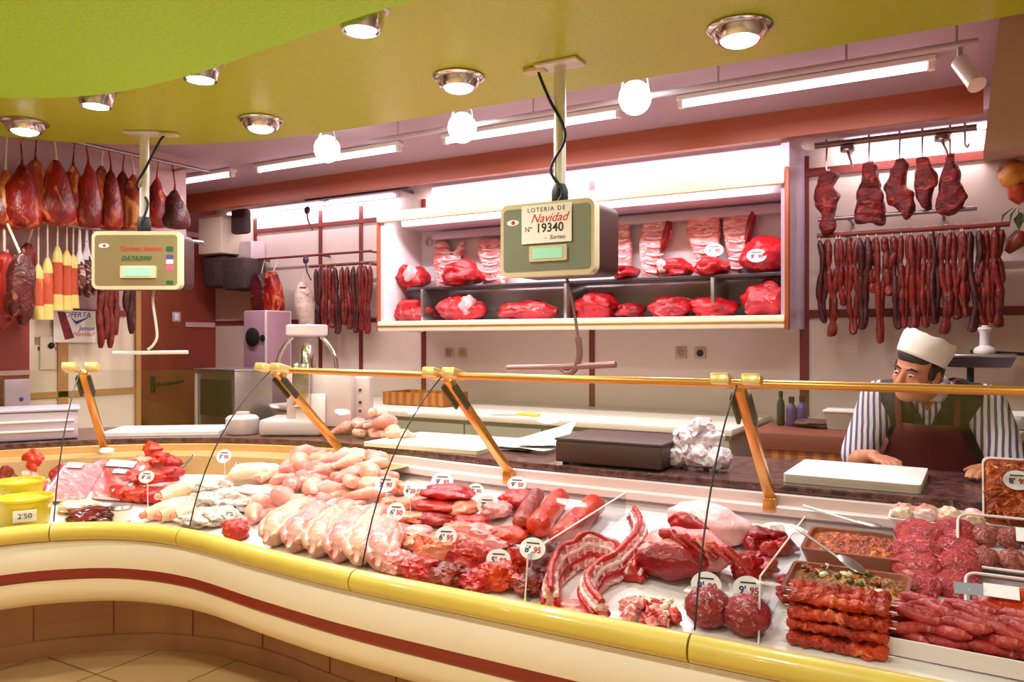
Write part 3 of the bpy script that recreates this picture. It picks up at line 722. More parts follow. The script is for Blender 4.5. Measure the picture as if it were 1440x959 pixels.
# lilac machine with a black dial against the back wall
q = at_Y(358, 440, 4.95)
k5 = 4.95 / ray(358, 440).y / FOC
t = thing('tenderizer', 'lilac grey machine with a round black dial under the hanging salami', 'machine', (q.x, 5.1, 0))
zt = EYE + (480 - 437) * k5; wS = 46 * k5
MB().box((q.x, 5.1, (zt + .6) / 2), (wS, .3, zt - .6), bev=.015).build('body', M['mach_lilac'], t)
MB().box((q.x, 5.1, .3), (wS * .9, .28, .6), bev=.01).build('stand', M['steel'], t)
MB().lathe([(.085, 0), (.085, .012), (.07, .02), (.02, .022)], (0, 0, 0), 24, Matrix.Translation((q.x - .02, 4.949, zt - .24)) @ rotm(90)).build('dial', M['black'], t)
MB().lathe([(.03, 0), (.03, .012), (.01, .014)], (0, 0, 0), 14, Matrix.Translation((q.x + .11, 4.949, zt - .25)) @ rotm(90)).build('knob', M['black'], t)
MB().box((q.x + wS / 2 - .012, 5.1, zt - .3), (.02, .31, .6), bev=.004).build('side_cover', M['mach'], t)
# wall machine with dark baskets
q = at_Y(308, 333, 5.45); k6 = 5.45 / ray(308, 333).y / FOC
t = thing('wall_cooler', 'white boxy wall cooler with dark wire baskets under it', 'machine', (q.x, WALLY, q.z))
MB().box((q.x + .05, 5.5, q.z), (48 * k6, .42, 54 * k6), bev=.02).build('housing', M['wall_white'], t)
MB().box((q.x + .26, 5.62, q.z - .2), (36 * k6, .2, 40 * k6), bev=.03).build('side_box', M['mach'], t)
MB().box((q.x + .36, 5.42, q.z + .12), (28 * k6, .1, 34 * k6), bev=.03).build('strap', M['darkcage'], t)
for dx, w, py, hp in ((-4, 44, 383, 44), (36, 46, 388, 44)):
    MB().box((q.x + dx * k6 + .05, 5.5, EYE + (480 - py) * k6), (w * k6, .3, hp * k6), bev=.04).build('basket', M['darkcage'], t)

# ================================================================== THINGS ON THE GRANITE
def gz(px, py, h=0): return at_Z(px, py, .9 + h)
# dark lidded box
a, e = gz(783, 652), gz(934, 664)
t = thing('dark_box', 'dark brown flat box with rounded corners standing on the granite worktop', 'box', ((a.x + e.x) / 2, 3.13, .9))
w_ = e.x - a.x; cx = (a.x + e.x) / 2
M['boxbrown'] = plain('dark_brown_plastic', (74, 50, 46), .45, var=.06)
MB().box((cx, 3.14, .955), (w_, .36, .09), bev=.008).build('body', M['boxbrown'], t)
MB().box((cx, 3.14, 1.006), (w_ + .006, .366, .012), bev=.004).build('lid', M['boxbrown'], t)
for sx in (-1, 1):
    for sy in (-1, 1): MB().lathe([(.014, 0), (.014, .012)], (cx + sx * (w_ / 2 - .03), 3.14 + sy * .14, .9), 10).build('foot', M['black'], t)
# cutting boards
def board(name, lab, c, wx, wy, rz, th, mat, cat='cutting board', h=.9):
    t = thing(name, lab, cat, (c[0], c[1], h))
    m = Matrix.Translation((c[0], c[1], h + .001)) @ rotm(0, 0, rz)
    b = MB(); b.prism(rrect(wx, wy, .015), th, m); b.build('board', M[mat], t, angle=30)
    return t, m
M['boardwhite'] = plain('white_polyethylene', (252, 244, 244), .4, var=.01)
M['boardcream'] = plain('cream_board', (250, 236, 204), .45, var=.02)
a, e = gz(1085, 680, .03), gz(1296, 686, .03)
board('cutting_board', 'thick white cutting board on the granite in front of the shopkeeper', ((a.x + e.x) / 2, 3.2, 0), e.x - a.x, .42, -1, .03, 'boardwhite')
a, e = gz(560, 628, .01), gz(690, 648, .01)
board('cutting_board', 'cream cutting board on the granite beside the raw chicken heap', (-2.25, 3.24, 0), .66, .5, 2, .02, 'boardcream')
i = near(-2.9, 2.02); q = gz(238, 603, .02)
ii = min(range(NP), key=lambda j: (pt(j, 1.26, 0).x - q.x) ** 2 + (pt(j, 1.26, 0).y - q.y) ** 2); tg = PATH[ii - 3] - PATH[ii + 3]
board('cutting_board', 'long pale cutting board on the granite at the counter corner', pt(ii, 1.26, 0), .62, .36, math.degrees(math.atan2(tg.y, tg.x)), .02, 'boardwhite')
# loose white wrapping sheets
M['wrap'] = M['paper']
def sheet(px, py, w, d, rz, lab, seed, lift=.0, nm='wrapping_sheet'):
    c = gz(px, py); m = Matrix.Translation((c.x, c.y, .902 + lift)) @ rotm(0, 0, rz)
    b = MB(); n = 8; r1 = []
    for j in range(n + 1):
        row = []
        for i in range(n + 1):
            x, y = (i / n - .5) * w, (j / n - .5) * d
            z = .004 + .012 * max(0, noise.noise(V((x * 9 + seed, y * 9, seed)))) + (.11 * max(0, (j / n - .6)) * 2.5 * (i / n) if seed == 3 else 0)
            row.append(m @ V((x, y, z)))
        r1.append(row)
    b.rings(r1, False, False)
    o = b.build(nm, M['wrap']); sd = o.modifiers.new('t', 'SOLIDIFY'); sd.thickness = .002
    tag(o, lab, 'paper', 'white wrapping sheets')
sheet(700, 628, .42, .26, 4, 'white wrapping sheet lying flat against the cream cutting board', 1)
sheet(745, 632, .36, .27, -8, 'white wrapping sheet with a raised corner beside the dark box', 3, .016)
sheet(758, 634, .2, .2, 22, 'small crumpled white sheet tucked against the dark box', 5, .032)
# wrapped parcels
M['parcel'] = meat('printed_wrapping', (252, 240, 246), (230, 214, 230), (206, 110, 146), 26, .63, .5, .5, width=.05)
cl = [(955, 648, .05, .052, 'lower end parcel of the white printed heap, beside the dark box'), (985, 650, .055, .055, 'lower middle parcel of the white printed heap'), (1008, 650, .05, .055, 'lower parcel of the white printed heap, on the side of the slanted gold post'),
      (966, 626, .05, .05, 'second layer parcel of the white printed heap, nearer the dark box'), (994, 628, .052, .048, 'second layer parcel of the white printed heap, nearer the gold post'), (985, 612, .045, .04, 'topmost parcel of the white printed heap')]
for j, (px, py, r, rz_, lab) in enumerate(cl):
    zc = .9 + (r * 1.02 if j < 3 else .12 if j < 5 else .165)
    rr_ = ray(px, py); kk_ = 3.12 / rr_.y; c = V((rr_.x * kk_, 3.12 + (.02 if j > 2 else 0), zc))
    t = thing('wrapped_parcel', lab, 'parcel', (c.x, c.y, zc - r * .8), 0, 'white printed parcels on the worktop')
    MB().blob(c, (r * 1.15, r * 1.1, r * .95), amp=.18, freq=2.2, seed=j + 3, fine=.08, sub=4).build('wrap', M['parcel'], t)
    a_ = random.Random(j).uniform(-1.2, 1.2); tw = V((math.sin(a_), -.7, .5)).normalized()
    MB().tube([c + tw * r * .8, c + tw * r * 1.1, c + tw * r * 1.35], [.012, .007, .02], 9).build('twist', M['parcel'], t)
# pale lilac lidded block at the frame edge
ii = min(range(NP), key=lambda j: (pt(j, 1.17, 0).x - gz(30, 612).x) ** 2 + (pt(j, 1.17, 0).y - gz(30, 612).y) ** 2)
q = pt(ii, 1.17, .9); tg = (PATH[ii - 2] - PATH[ii + 2]).normalized()
t = thing('lilac_block', 'lilac white block on the granite at the far end of the counter', 'crate', q)
m_ = frame_m(q + V((0, 0, .002)), tg, NRM[ii])
b = MB(); b.box((0, 0, .075), (.5, .28, .15), bev=.015); b.bm.transform(m_); b.build('body', M['lilac'], t)
for z in (.05, .1):
    b = MB(); b.box((0, -.142, z), (.46, .01, .012), bev=.003); b.bm.transform(m_); b.build('ridge', M['white'], t)
b = MB(); b.box((0, 0, .157), (.52, .3, .014), bev=.005); b.bm.transform(m_); b.build('lid', M['lilac'], t)
# ================================================================== MEAT MATERIALS
M['beef'] = meat('fresh_beef', (202, 24, 32), (146, 8, 18), (238, 150, 148), 14, .68, .3, .5)
M['beef_fat'] = meat('marbled_beef', (206, 36, 40), (150, 14, 22), (240, 160, 150), 16, .59, .34, .6)
M['beef_dark'] = meat('dark_beef', (168, 22, 28), (116, 8, 18), (230, 160, 150), 14, .7, .3, .5)
M['fat'] = meat('pale_fat', (246, 202, 200), (236, 172, 176), (255, 230, 226), 14, .55, .38, .3)
M['ribs'] = meat('rib_side', (238, 164, 162), (212, 96, 100), (252, 212, 206), 12, .5, .35, .5, (1, 1, 3.2))
M['ham'] = meat('cured_ham', (200, 88, 44), (118, 20, 12), (236, 160, 96), 9, .52, .3, .6, (1, 1, .6))
M['ham_red'] = meat('red_netted_ham', (172, 36, 24), (96, 10, 10), (222, 112, 62), 10, .55, .35, .7, (1, 1, .6))
M['ham_dark'] = meat('dark_dry_ham', (104, 30, 26), (56, 12, 14), (178, 92, 74), 11, .62, .4, .8)
M['chorizo'] = meat('chorizo', (132, 34, 26), (84, 16, 14), (176, 78, 60), 40, .62, .38, .3)
M['chorizo_dark'] = meat('dark_sausage', (82, 24, 24), (48, 12, 14), (120, 60, 56), 40, .62, .4, .3)
M['smoked'] = meat('smoked_meat', (136, 22, 20), (74, 8, 10), (180, 60, 44), 14, .58, .42, 1.0, (1, 1, 2))
M['string'] = plain('cotton_string', (226, 206, 186), .9)
M['steelrod'] = plain('hook_steel', (150, 134, 134), .3, metal=.8)

def outline_slab(name, pts, nrm, th, mat, parent=None, voxel=.012, amp=.012, fr=12, seed=0, smooth=6):
    """organic slab grown from an outline: pts lie in a plane with normal nrm"""
    nrm = V(nrm).normalized(); b = MB()
    n = len(pts); c = sum(pts, V()) / n
    rr = []
    for k, (f, s) in enumerate(((-.5, .82), (-.3, 1), (.3, 1), (.5, .82))):
        rr.append([c + (p - c) * s + nrm * th * f for p in pts])
    b.rings(rr)
    o = fused(name, mat, b, parent, voxel, smooth)
    for v in o.data.vertices:
        q = v.co * fr + V((seed, seed * 2, 0)); v.co += V((noise.noise(q), noise.noise(q + V((9, 0, 0))), noise.noise(q + V((0, 9, 0))))) * amp
    return o
NUMW = ['first', 'second', 'third', 'fourth', 'fifth', 'sixth', 'seventh', 'eighth', 'ninth', 'tenth', 'eleventh', 'twelfth', 'thirteenth', 'fourteenth', 'fifteenth', 'sixteenth', 'seventeenth', 'eighteenth', 'nineteenth', 'twentieth', 'twenty-first', 'twenty-second', 'twenty-third', 'twenty-fourth', 'twenty-fifth', 'twenty-sixth', 'twenty-seventh', 'twenty-eighth', 'twenty-ninth', 'thirtieth']

# ================================================================== RAILS AND HOOKS ON THE RIGHT WALL
RY = 5.42
def bar(name, lab, a, b_, r, mat, brackets=(), wall=WALLY, axis='y', cat='rail'):
    t = thing(name, lab, cat, (a + b_) / 2)
    MB().tube([a, b_], r, 10).build('bar', M[mat], t)
    for f in brackets:
        p = a + (b_ - a) * f; w = V((p.x, wall, p.z)) if axis == 'y' else V((wall, p.y, p.z))
        MB().tube([p, w], r * .8, 8).build('wall_bracket', M[mat], t)
    return t
a, e = at_Y(1146, 205, RY), at_Y(1374, 180, RY); z = (a.z + e.z) / 2; a.z = e.z = z; TOPR = z
bar('hanging_rail', 'steel tube rail the smoked meats hang from, under the terracotta band', a, e, .02, 'steelrod', (.2, .8))
a, e = at_Y(1150, 307, RY), at_Y(1374, 296, RY); a.z = e.z = (a.z + e.z) / 2
bar('hanging_rail', 'short steel rail just under the smoked meats', a, e, .014, 'steelrod', (.2, .8))
a, e = at_Y(1149, 330, RY), at_Y(1420, 318, RY); a.z = e.z = (a.z + e.z) / 2; CHZ = a.z
bar('hanging_rod', 'dark rod hung with chorizo strings on the pale wall beside the cabinet', a, e, .016, 'trim_red', (.16, .62, .95))
# two clamps and a spare hook on the top rail
for px, lab in ((1192, 'first steel clamp on the smoked meat rail, nearest the cabinet'), (1325, 'second steel clamp on the smoked meat rail, near its far end')):
    q = at_Y(px, 208, RY)
    t = thing('rail_clamp', lab, 'clamp', (q.x, RY, TOPR), 0, 'clamps on the smoked meat rail')
    MB().lathe([(.025, -.035), (.045, -.03), (.045, .0), (.025, .01)], (q.x, RY - .005, TOPR - .03), 16).build('body', M['steelrod'], t)
    MB().tube([(q.x, RY, TOPR - .06), (q.x + .02, RY - .02, TOPR - .12), (q.x + .03, RY - .02, TOPR - .17)], .008, 8).build('screw', M['steelrod'], t)
def shook(p_top, p_bot, parent=None, lab=None):
    c = p_top; pts = [c + V((.0, -.022, -.01)), c + V((0, -.03, .012)), c + V((0, 0, .03)), c + V((0, .02, .0)), (c + p_bot) / 2, p_bot + V((0, 0, .01)), p_bot + V((.012, 0, -.012)), p_bot + V((.02, 0, .004))]
    return MB().tube(spline(pts, 4), .006, 6)
q = at_Y(1357, 205, RY); t = thing('meat_hook', 'empty steel hook at the far end of the smoked meat rail', 'hook', (q.x, RY, TOPR))
shook(V((q.x, RY, TOPR)), q).build('wire', M['steelrod'], t); MB().blob(q + V((.02, 0, .004)), (.006,) * 3, amp=0, sub=2).build('tip', M['steelrod'], t)
# five smoked meats, outlines read on the plane of the rail
SM = [
 ('smoked knotty meat strip hanging nearest the cabinet', 1162, 235, [(1155, 243), (1170, 243), (1180, 240), (1176, 255), (1172, 262), (1182, 278), (1176, 290), (1173, 300), (1176, 325), (1164, 331), (1152, 326), (1155, 305), (1148, 290), (1145, 278), (1152, 262), (1149, 250)], 0),
 ('smoked bell shaped rack of ribs hanging second from the cabinet', 1222, 223, [(1216, 227), (1228, 227), (1234, 240), (1240, 268), (1246, 300), (1244, 316), (1205, 317), (1201, 306), (1206, 270), (1211, 240)], 1),
 ('smoked forked meat piece with a hole hanging third from the cabinet', 1265, 222, [(1258, 224), (1272, 223), (1281, 232), (1270, 250), (1274, 262), (1286, 272), (1287, 292), (1283, 305), (1272, 307), (1262, 295), (1250, 290), (1243, 270), (1248, 250), (1254, 240)], 2),
 ('smoked triangular meat piece hanging fourth from the cabinet', 1297, 220, [(1291, 224), (1303, 222), (1312, 240), (1322, 258), (1310, 270), (1308, 292), (1296, 296), (1290, 280), (1286, 262), (1289, 242)], 3),
 ('smoked flared shoulder hanging fifth from the cabinet', 1336, 212, [(1330, 218), (1342, 216), (1347, 240), (1352, 262), (1361, 278), (1352, 292), (1342, 303), (1322, 303), (1314, 294), (1320, 272), (1325, 245)], 4)]
for lab, hx, hy, out, sd in SM:
    P = [at_Y(x, y, RY - .01) for x, y in out]; top = at_Y(hx, hy, RY - .01)
    t = thing('smoked_meat', lab, 'meat', (top.x, RY, TOPR), 0, 'smoked meats on the wall rail')
    o = outline_slab('meat', P, (0, 1, 0), .1, M['smoked'], t, .012, .02, 15, sd, 3)
    if sd == 1:
        for v in o.data.vertices:
            if v.co.y < RY: v.co.y += .007 * math.sin(v.co.z * 105 + v.co.x * 18)
    shook(V((top.x, RY, TOPR)), top + V((0, 0, -.02))).build('hook', M['steelrod'], t)

# ================================================================== CHORIZO STRINGS
def chorizo_mesh(L, w, seed, links=3, r=.02, mode='loop'):
    """double string hung over a rod at the origin, running down to -L; hangs as a loop or as two loose ends"""
    rnd = random.Random(seed); pts, rad = [], []
    n = 40
    w2 = w / 2
    if mode == 'loop':
        for k in range(n + 1):
            f = k / n; a = f * 2 - 1; dep = 1 - abs(a) ** 4
            x = a * w2 * (1 if abs(a) > .3 else 1.0) * (1.25 - .25 * abs(a)); z = -L * (1 - abs(a) ** 1.0) if abs(a) > .16 else -L + L * .16 * (abs(a) / .16) ** 2 * 1.0
            z = -L * (1 - max(0, (abs(a) - .08)) / .92) if abs(a) > .16 else -L * (1 - .087) - L * .0 - (.16 - abs(a)) * .12
            pts.append(V((x + noise.noise(V((f * 5, seed, 0))) * .03, noise.noise(V((f * 5, seed, 7))) * .015 - (.004 if a < 0 else -.004), z)))
            ph = abs(a) * links; m = abs(math.sin(math.pi * ph)); rad.append(r * (.5 + .5 * min(1, m * 2.2)))
    rad[0] = rad[-1] = r * .35
    return MB().tube(pts, rad, 9)
def chorizo(x, y, z, L, w, seed, lab, group, mat='chorizo', r=.02, rz=0, links=3, rodr=.017):
    t = thing('chorizo_string', lab, 'sausage', (x, y, z), rz, group)
    o = chorizo_mesh(L, w, seed, links, r).build('sausage', M[mat], t); o.matrix_parent_inverse = Matrix.Identity(4); o.location = (0, 0, -rodr - .012)
    o = MB().tube(spline([(-w / 2, 0, -rodr - .014), (-w / 2 * .8, 0, 0), (0, 0, rodr + .003), (w / 2 * .8, 0, 0), (w / 2, 0, -rodr - .014)], 4), .003, 6).build('string', M['string'], t); o.matrix_parent_inverse = Matrix.Identity(4)
    return t
CH = [(1157, 460, 14), (1171, 480, 17), (1186, 434, 15), (1200, 478, 17), (1214, 470, 15), (1227, 414, 16), (1238, 492, 16), (1250, 418, 13), (1262, 470, 15), (1272, 468, 13), (1287, 470, 14), (1302, 468, 15), (1315, 462, 13), (1330, 477, 14), (1346, 455, 14), (1358, 452, 13), (1370, 474, 14), (1382, 466, 13), (1393, 460, 15), (1404, 467, 14)]
for k, (px, yb, wp) in enumerate(CH):
    q = at_Y(px, 330, RY); kk_ = RY / ray(px, 330).y / FOC; zb = EYE + (480 - yb) * kk_
    lab = f'chorizo string on the rod beside the cabinet, {NUMW[k]} counting from the cabinet'
    chorizo(q.x, RY, CHZ, CHZ - zb - .03, wp * kk_ * .72, k + 1, lab, 'chorizo strings on the rod beside the cabinet', 'chorizo' if k % 4 else 'chorizo_dark', r=.019 + .004 * (k % 3 == 1), rz=R(random.Random(k).uniform(-35, 35)), links=3 + (k % 2))
# ornament of gourd, pepper and leaf at the frame edge
t = thing('hanging_ornament', 'hanging string of an orange gourd, red pepper and green leaves at the wall edge', 'ornament', at_Y(1428, 225, 5.5))
q = at_Y(1430, 245, 5.5); MB().blob(q, (.085, .08, .09), amp=.2, seed=3).build('gourd', plain('orange_gourd', (206, 130, 40), .5), t)
MB().tube([q + V((-.06, 0, .03)), q + V((-.09, 0, .04)), q + V((-.1, 0, .02))], [.02, .014, .004], 8).build('stalk', M['trim_tan'], t)
MB().tube([q + V((0, 0, -.07)), q + V((.01, 0, -.13)), q + V((.03, 0, -.17))], [.05, .055, .03], 12).build('pepper', plain('red_pepper', (176, 58, 26), .35), t)
b = MB()
for k in range(6):
    a = q + V((.02 * k - .02, -.02 * (k % 2), -.2 - .03 * (k // 2))); b.tube([a, a + V((-.05 + .02 * k, 0, -.04)), a + V((-.06 + .025 * k, 0, -.1))], [.006, .028, .003], 6, flat=.25)
b.build('leaves', plain('dark_green_leaf', (70, 88, 40), .6), t)
MB().tube([q + V((.02, 0, -.34)), q + V((0, 0, -.4)), q + V((-.05, 0, -.46))], [.03, .05, .02], 10).build('pepper', plain('brown_red_pepper', (140, 58, 40), .4), t)
MB().tube([q + V((0, 0, .22)), q + V((0, 0, .08)), q + V((0.01, .01, -.34))], .005, 6).build('string', M['string'], t)

# ================================================================== LEFT PART OF THE BACK WALL
LY = 5.5
a, e = at_Y(436, 374, LY), at_Y(520, 371, LY); a.z = e.z = (a.z + e.z) / 2; LZ = a.z
bar('hanging_rod', 'dark rod hung with chorizo strings left of the meat cabinet'.replace('left of', 'beside the lit side of'), a, e, .014, 'trim_red', (.15, .9))
a, e = at_Y(345, 365, LY + .05), at_Y(522, 355, LY + .05); a.z = e.z = (a.z + e.z) / 2
bar('hanging_rail', 'long thin dark rail on the wall above the netted bundle', a, e, .012, 'trim_red', (.1, .6, .98)); LRZ = a.z
a, e = at_Y(430, 277, LY), at_Y(575, 268, LY); a.z = e.z = (a.z + e.z) / 2
bar('hanging_rail', 'short dark rail high on the wall beside the lit cabinet top', a, e, .02, 'steel_dark', (.1, .9))
for k, (px, yb, wp) in enumerate([(447, 470, 12), (457, 478, 13), (467, 466, 12), (476, 475, 13), (485, 462, 11), (493, 468, 12), (501, 474, 13), (509, 470, 12), (517, 475, 12)]):
    q = at_Y(px, 374, LY); kk_ = LY / ray(px, 374).y / FOC; zb = EYE + (480 - yb) * kk_
    chorizo(q.x, LY, LZ, LZ - zb - .03, wp * kk_ * .75, 40 + k, f'chorizo string in the row behind the chrome mincer, {NUMW[k]} counting towards the cabinet', 'chorizo strings behind the mincer', 'chorizo' if k % 3 else 'chorizo_dark', r=.023, rz=R(random.Random(90 + k).uniform(-30, 30)), links=2 + k % 2, rodr=.015)
for k, (px, out) in enumerate([(367, [(362, 384), (370, 384), (377, 400), (379, 425), (376, 452), (360, 452), (356, 425), (358, 400)]), (382, [(378, 382), (386, 382), (393, 400), (397, 430), (396, 462), (380, 470), (375, 440), (375, 404)])]):
    P = [at_Y(x, y, LY - .04 * k) for x, y in out]; top = at_Y(px, 384, LY - .04 * k)
    t = thing('salami', ('dark dried ham half hidden behind the other one over the lilac machine', 'reddish dried ham hanging in front over the lilac machine')[k], 'meat', (top.x, LY, LRZ))
    outline_slab('meat', P, (0, 1, 0), .12, M['ham_dark' if k == 0 else 'ham_red'], t, .016, .008, 8, k)
    MB().tube([V((top.x, LY + .05, LRZ)), top + V((0, 0, -.03))], .004, 6).build('string', M['string'], t)
# netted bundle
q = at_Y(428, 395, LY); t = thing('netted_bundle', 'cream netted dried sausage bundle hanging beside the chorizo row', 'sausage', (q.x, LY, LRZ))
M['netting'] = meat('cream_netting', (232, 212, 196), (206, 178, 160), (158, 120, 104), 24, .62, .6, .6, width=.06)
MB().tube([at_Y(424, 398, LY), at_Y(426, 410, LY), at_Y(430, 430, LY), at_Y(434, 455, LY), at_Y(435, 468, LY)], [.03, .08, .1, .09, .03], 14).build('sausage', M['netting'], t)
MB().tube([at_Y(422, 405, LY - .11), at_Y(430, 405, LY - .11)], .01, 6).build('clip', M['trim_red'], t)
MB().tube([V((q.x, LY + .05, LRZ)), at_Y(425, 399, LY)], .005, 6).build('string', M['string'], t)
for px, py, lab in ((432, 296, 'dark hook hanging on the high short rail'), (430, 366, 'dark clamp on the long thin rail above the netted bundle')):
    q = at_Y(px, py, LY + .03); t = thing('rail_hook', lab, 'hook', q)
    MB().blob(q, (.035, .02, .04), amp=.1, sub=2).build('clamp', M['steel_dark'], t)
    MB().tube(spline([q, q + V((.03, -.02, -.1)), q + V((.09, -.02, -.2))], 4), .008, 6).build('wire', M['steel_dark'], t)

# ================================================================== HAMS ON THE PARTITION
HX = PX + .2
a, e = at_X(-5, 160, HX), at_X(292, 240, HX); HZ = 2.74; a.z = e.z = HZ; a.y = .9
bar('hanging_rail', 'high steel rail with the row of cured hams on the pink wall', a, e, .014, 'steelrod', (.2, .6, .95), PX, 'x')
a2, e2 = at_X(2, 320, HX), at_X(285, 330, HX); a2.z = e2.z = (a2.z + e2.z) / 2; a2.y = .9; HZ2 = a2.z
bar('hanging_rail', 'lower pale rail under the cured hams', a2, e2, .014, 'steelrod', (.2, .6), PX, 'x')
HM = [(8, 240, 322, 34, 'ham'), (31, 232, 320, 36, 'ham_red'), (50, 226, 314, 42, 'ham'), (79, 226, 316, 38, 'ham_red'), (103, 234, 318, 32, 'ham'), (124, 232, 320, 28, 'ham_red'), (143, 234, 322, 30, 'ham'), (156, 240, 322, 24, 'ham_red'), (173, 242, 322, 28, 'ham_red'), (188, 246, 322, 26, 'ham'), (221, 252, 320, 26, 'ham_red'), (246, 268, 322, 30, 'ham_dark')]
LABH = ['pale orange ham at the frame edge end of the high ham rail', 'red netted ham next to the orange one at the frame edge', 'broad shiny orange ham, lightest of the high row', 'dark red ham with a long neck beside the broad shiny one', 'narrow orange ham in the high row beside the long necked ham', 'mottled ham with a green tint in the high row', 'ham with a dark patch in the middle of the high row', 'thin red ham squeezed in the middle of the high row', 'reddish ham in the high row just before the scale pole', 'orange ham in the high row touching the scale pole', 'ham just past the smaller scale pole', 'dark ham with pale spots closing the high row past the scale pole']
for k, (px, yt, yb, wp, mt) in enumerate(HM):
    X = HX + (.03 if k % 2 else -.02); q = at_X(px, yt, X); kk_ = X / ray(px, yt).x / FOC
    zb = EYE + (480 - yb) * kk_; h = q.z - zb; w = wp * kk_ / 2 * 1.42
    t = thing('cured_ham', LABH[k], 'ham', (X, q.y, HZ), 0, 'cured hams on the high rail')
    b = MB(); rnd = random.Random(k)
    prof = [(.14, 0), (.26, .05), (.5, .17), (.78, .38), (.98, .64), (1.04, .8), (.95, .93), (.6, 1.0), (.1, 1.02)]
    rr = []
    for j, (r, f) in enumerate(prof):
        ang0 = 0; cc = V((X, q.y + noise.noise(V((f * 3, k, 0))) * .025, q.z - f * h))
        rr.append([cc + V((math.cos(2 * math.pi * m / 16) * r * w * .72, math.sin(2 * math.pi * m / 16) * r * w, 0)) * (1 + .16 * noise.noise(V((math.cos(2 * math.pi * m / 16) * 1.5, math.sin(2 * math.pi * m / 16) * 1.5, f * 4 + k * 5)))) for m in range(16)])
    b.rings(rr).build('meat', M[mt], t, angle=80)
    MB().tube([(HX, q.y, HZ + .012), (X, q.y, q.z + .04), (X, q.y, q.z - .012)], [.004, .006, .012], 7).build('string', M['ham_red' if k % 3 else 'string'], t)
# lower row
for k, (px, yt, yb, wp, mt, lab) in enumerate([(6, 352, 460, 40, 'ham_red', 'big red netted ham in the lower row at the frame edge'), (30, 358, 458, 36, 'ham_dark', 'dark marbled ham in the lower row beside the yellow wrapped loins'), (38, 342, 400, 22, 'ham_red', 'small bright red ham tucked behind the dark marbled one')]):
    X = HX + (.0, .2, -.1)[k]; q = at_X(px, yt, X); kk_ = X / ray(px, yt).x / FOC; zb = EYE + (480 - yb) * kk_
    t = thing('cured_ham', lab, 'ham', (X, q.y, HZ2), 0, 'hams on the lower rail')
    MB().blob((X, q.y, (q.z + zb) / 2), (wp * kk_ * .36, wp * kk_ * .52, (q.z - zb) / 2), amp=.18, freq=1.8, seed=k + 20, sub=4, fine=.06).build('meat', M[mt], t)
    MB().tube([(HX, q.y, HZ2 + .012), (X, q.y, q.z - .01)], .008, 6).build('string', M['string'], t)
M['loin_red'] = meat('wrapped_loin', (200, 92, 62), (172, 58, 40), (226, 144, 110), 8, .62, .25, .2, (1, 1, .3))
M['loin_yellow'] = plain('yellow_wrapper', (224, 200, 116), .35, var=.08, vscale=20)
for k, (px, yt, yb, lab) in enumerate([(54, 372, 450, 'yellow and red wrapped loin, the one nearest the dark ham'), (67, 362, 450, 'yellow and red wrapped loin, second from the dark ham'), (81, 346, 437, 'highest yellow and red wrapped loin in the middle of its bunch'), (94, 352, 437, 'yellow and red wrapped loin, fourth from the dark ham'), (103, 358, 434, 'yellow and red wrapped loin, the one beside the net bags')]):
    X = HX; q = at_X(px, yt, X); kk_ = X / ray(px, yt).x / FOC; zb = EYE + (480 - yb) * kk_; h = q.z - zb; r = 6.6 * kk_
    t = thing('wrapped_loin', lab, 'sausage', (X, q.y, HZ2), 0, 'wrapped loins on the lower rail')
    MB().lathe([(r, zb + h * .24 - q.z), (r * 1.06, -h * .5), (r, -h * .26)], (X, q.y, q.z), 14).build('loin', M['loin_red'], t)
    MB().lathe([(r * .2, .0), (r * .5, -h * .04), (r * .95, -h * .14), (r * 1.04, -h * .262)], (X, q.y, q.z), 14).build('top_wrapper', M['loin_yellow'], t)
    MB().lathe([(r * 1.05, -h * .755), (r * 1.12, -h * .9), (r * 1.2, -h)], (X, q.y, q.z), 14).build('bottom_wrapper', M['loin_yellow'], t)
    MB().tube([(HX, q.y, HZ2 + .012), (X, q.y, q.z)], .005, 6).build('string', M['string'], t)
M['netbag'] = meat('mottled_net', (120, 58, 56), (66, 26, 34), (232, 190, 176), 26, .55, .5, .6, width=.12)
for k, (px, yt, yb, lab) in enumerate([(112, 362, 412, 'mottled net bag on the lower rail beside the wrapped loins'), (122, 356, 412, 'mottled net bag on the lower rail in the middle of three'), (132, 364, 410, 'mottled net bag on the lower rail touching the smaller scale')]):
    X = HX; q = at_X(px, yt, X); kk_ = X / ray(px, yt).x / FOC; zb = EYE + (480 - yb) * kk_
    t = thing('net_bag', lab, 'bag', (X, q.y, HZ2), 0, 'net bags on the lower rail')
    MB().blob((X, q.y, (q.z + zb) / 2 - .02), (.06, 6 * kk_, (q.z - zb) / 2), amp=.16, seed=k + 60).build('contents', M['netbag'], t)
    MB().tube([(HX, q.y, HZ2 + .01), (X, q.y, q.z + .04), (X, q.y, q.z - .05)], [.006, .012, .035], 8).build('neck', M['parcel'], t)
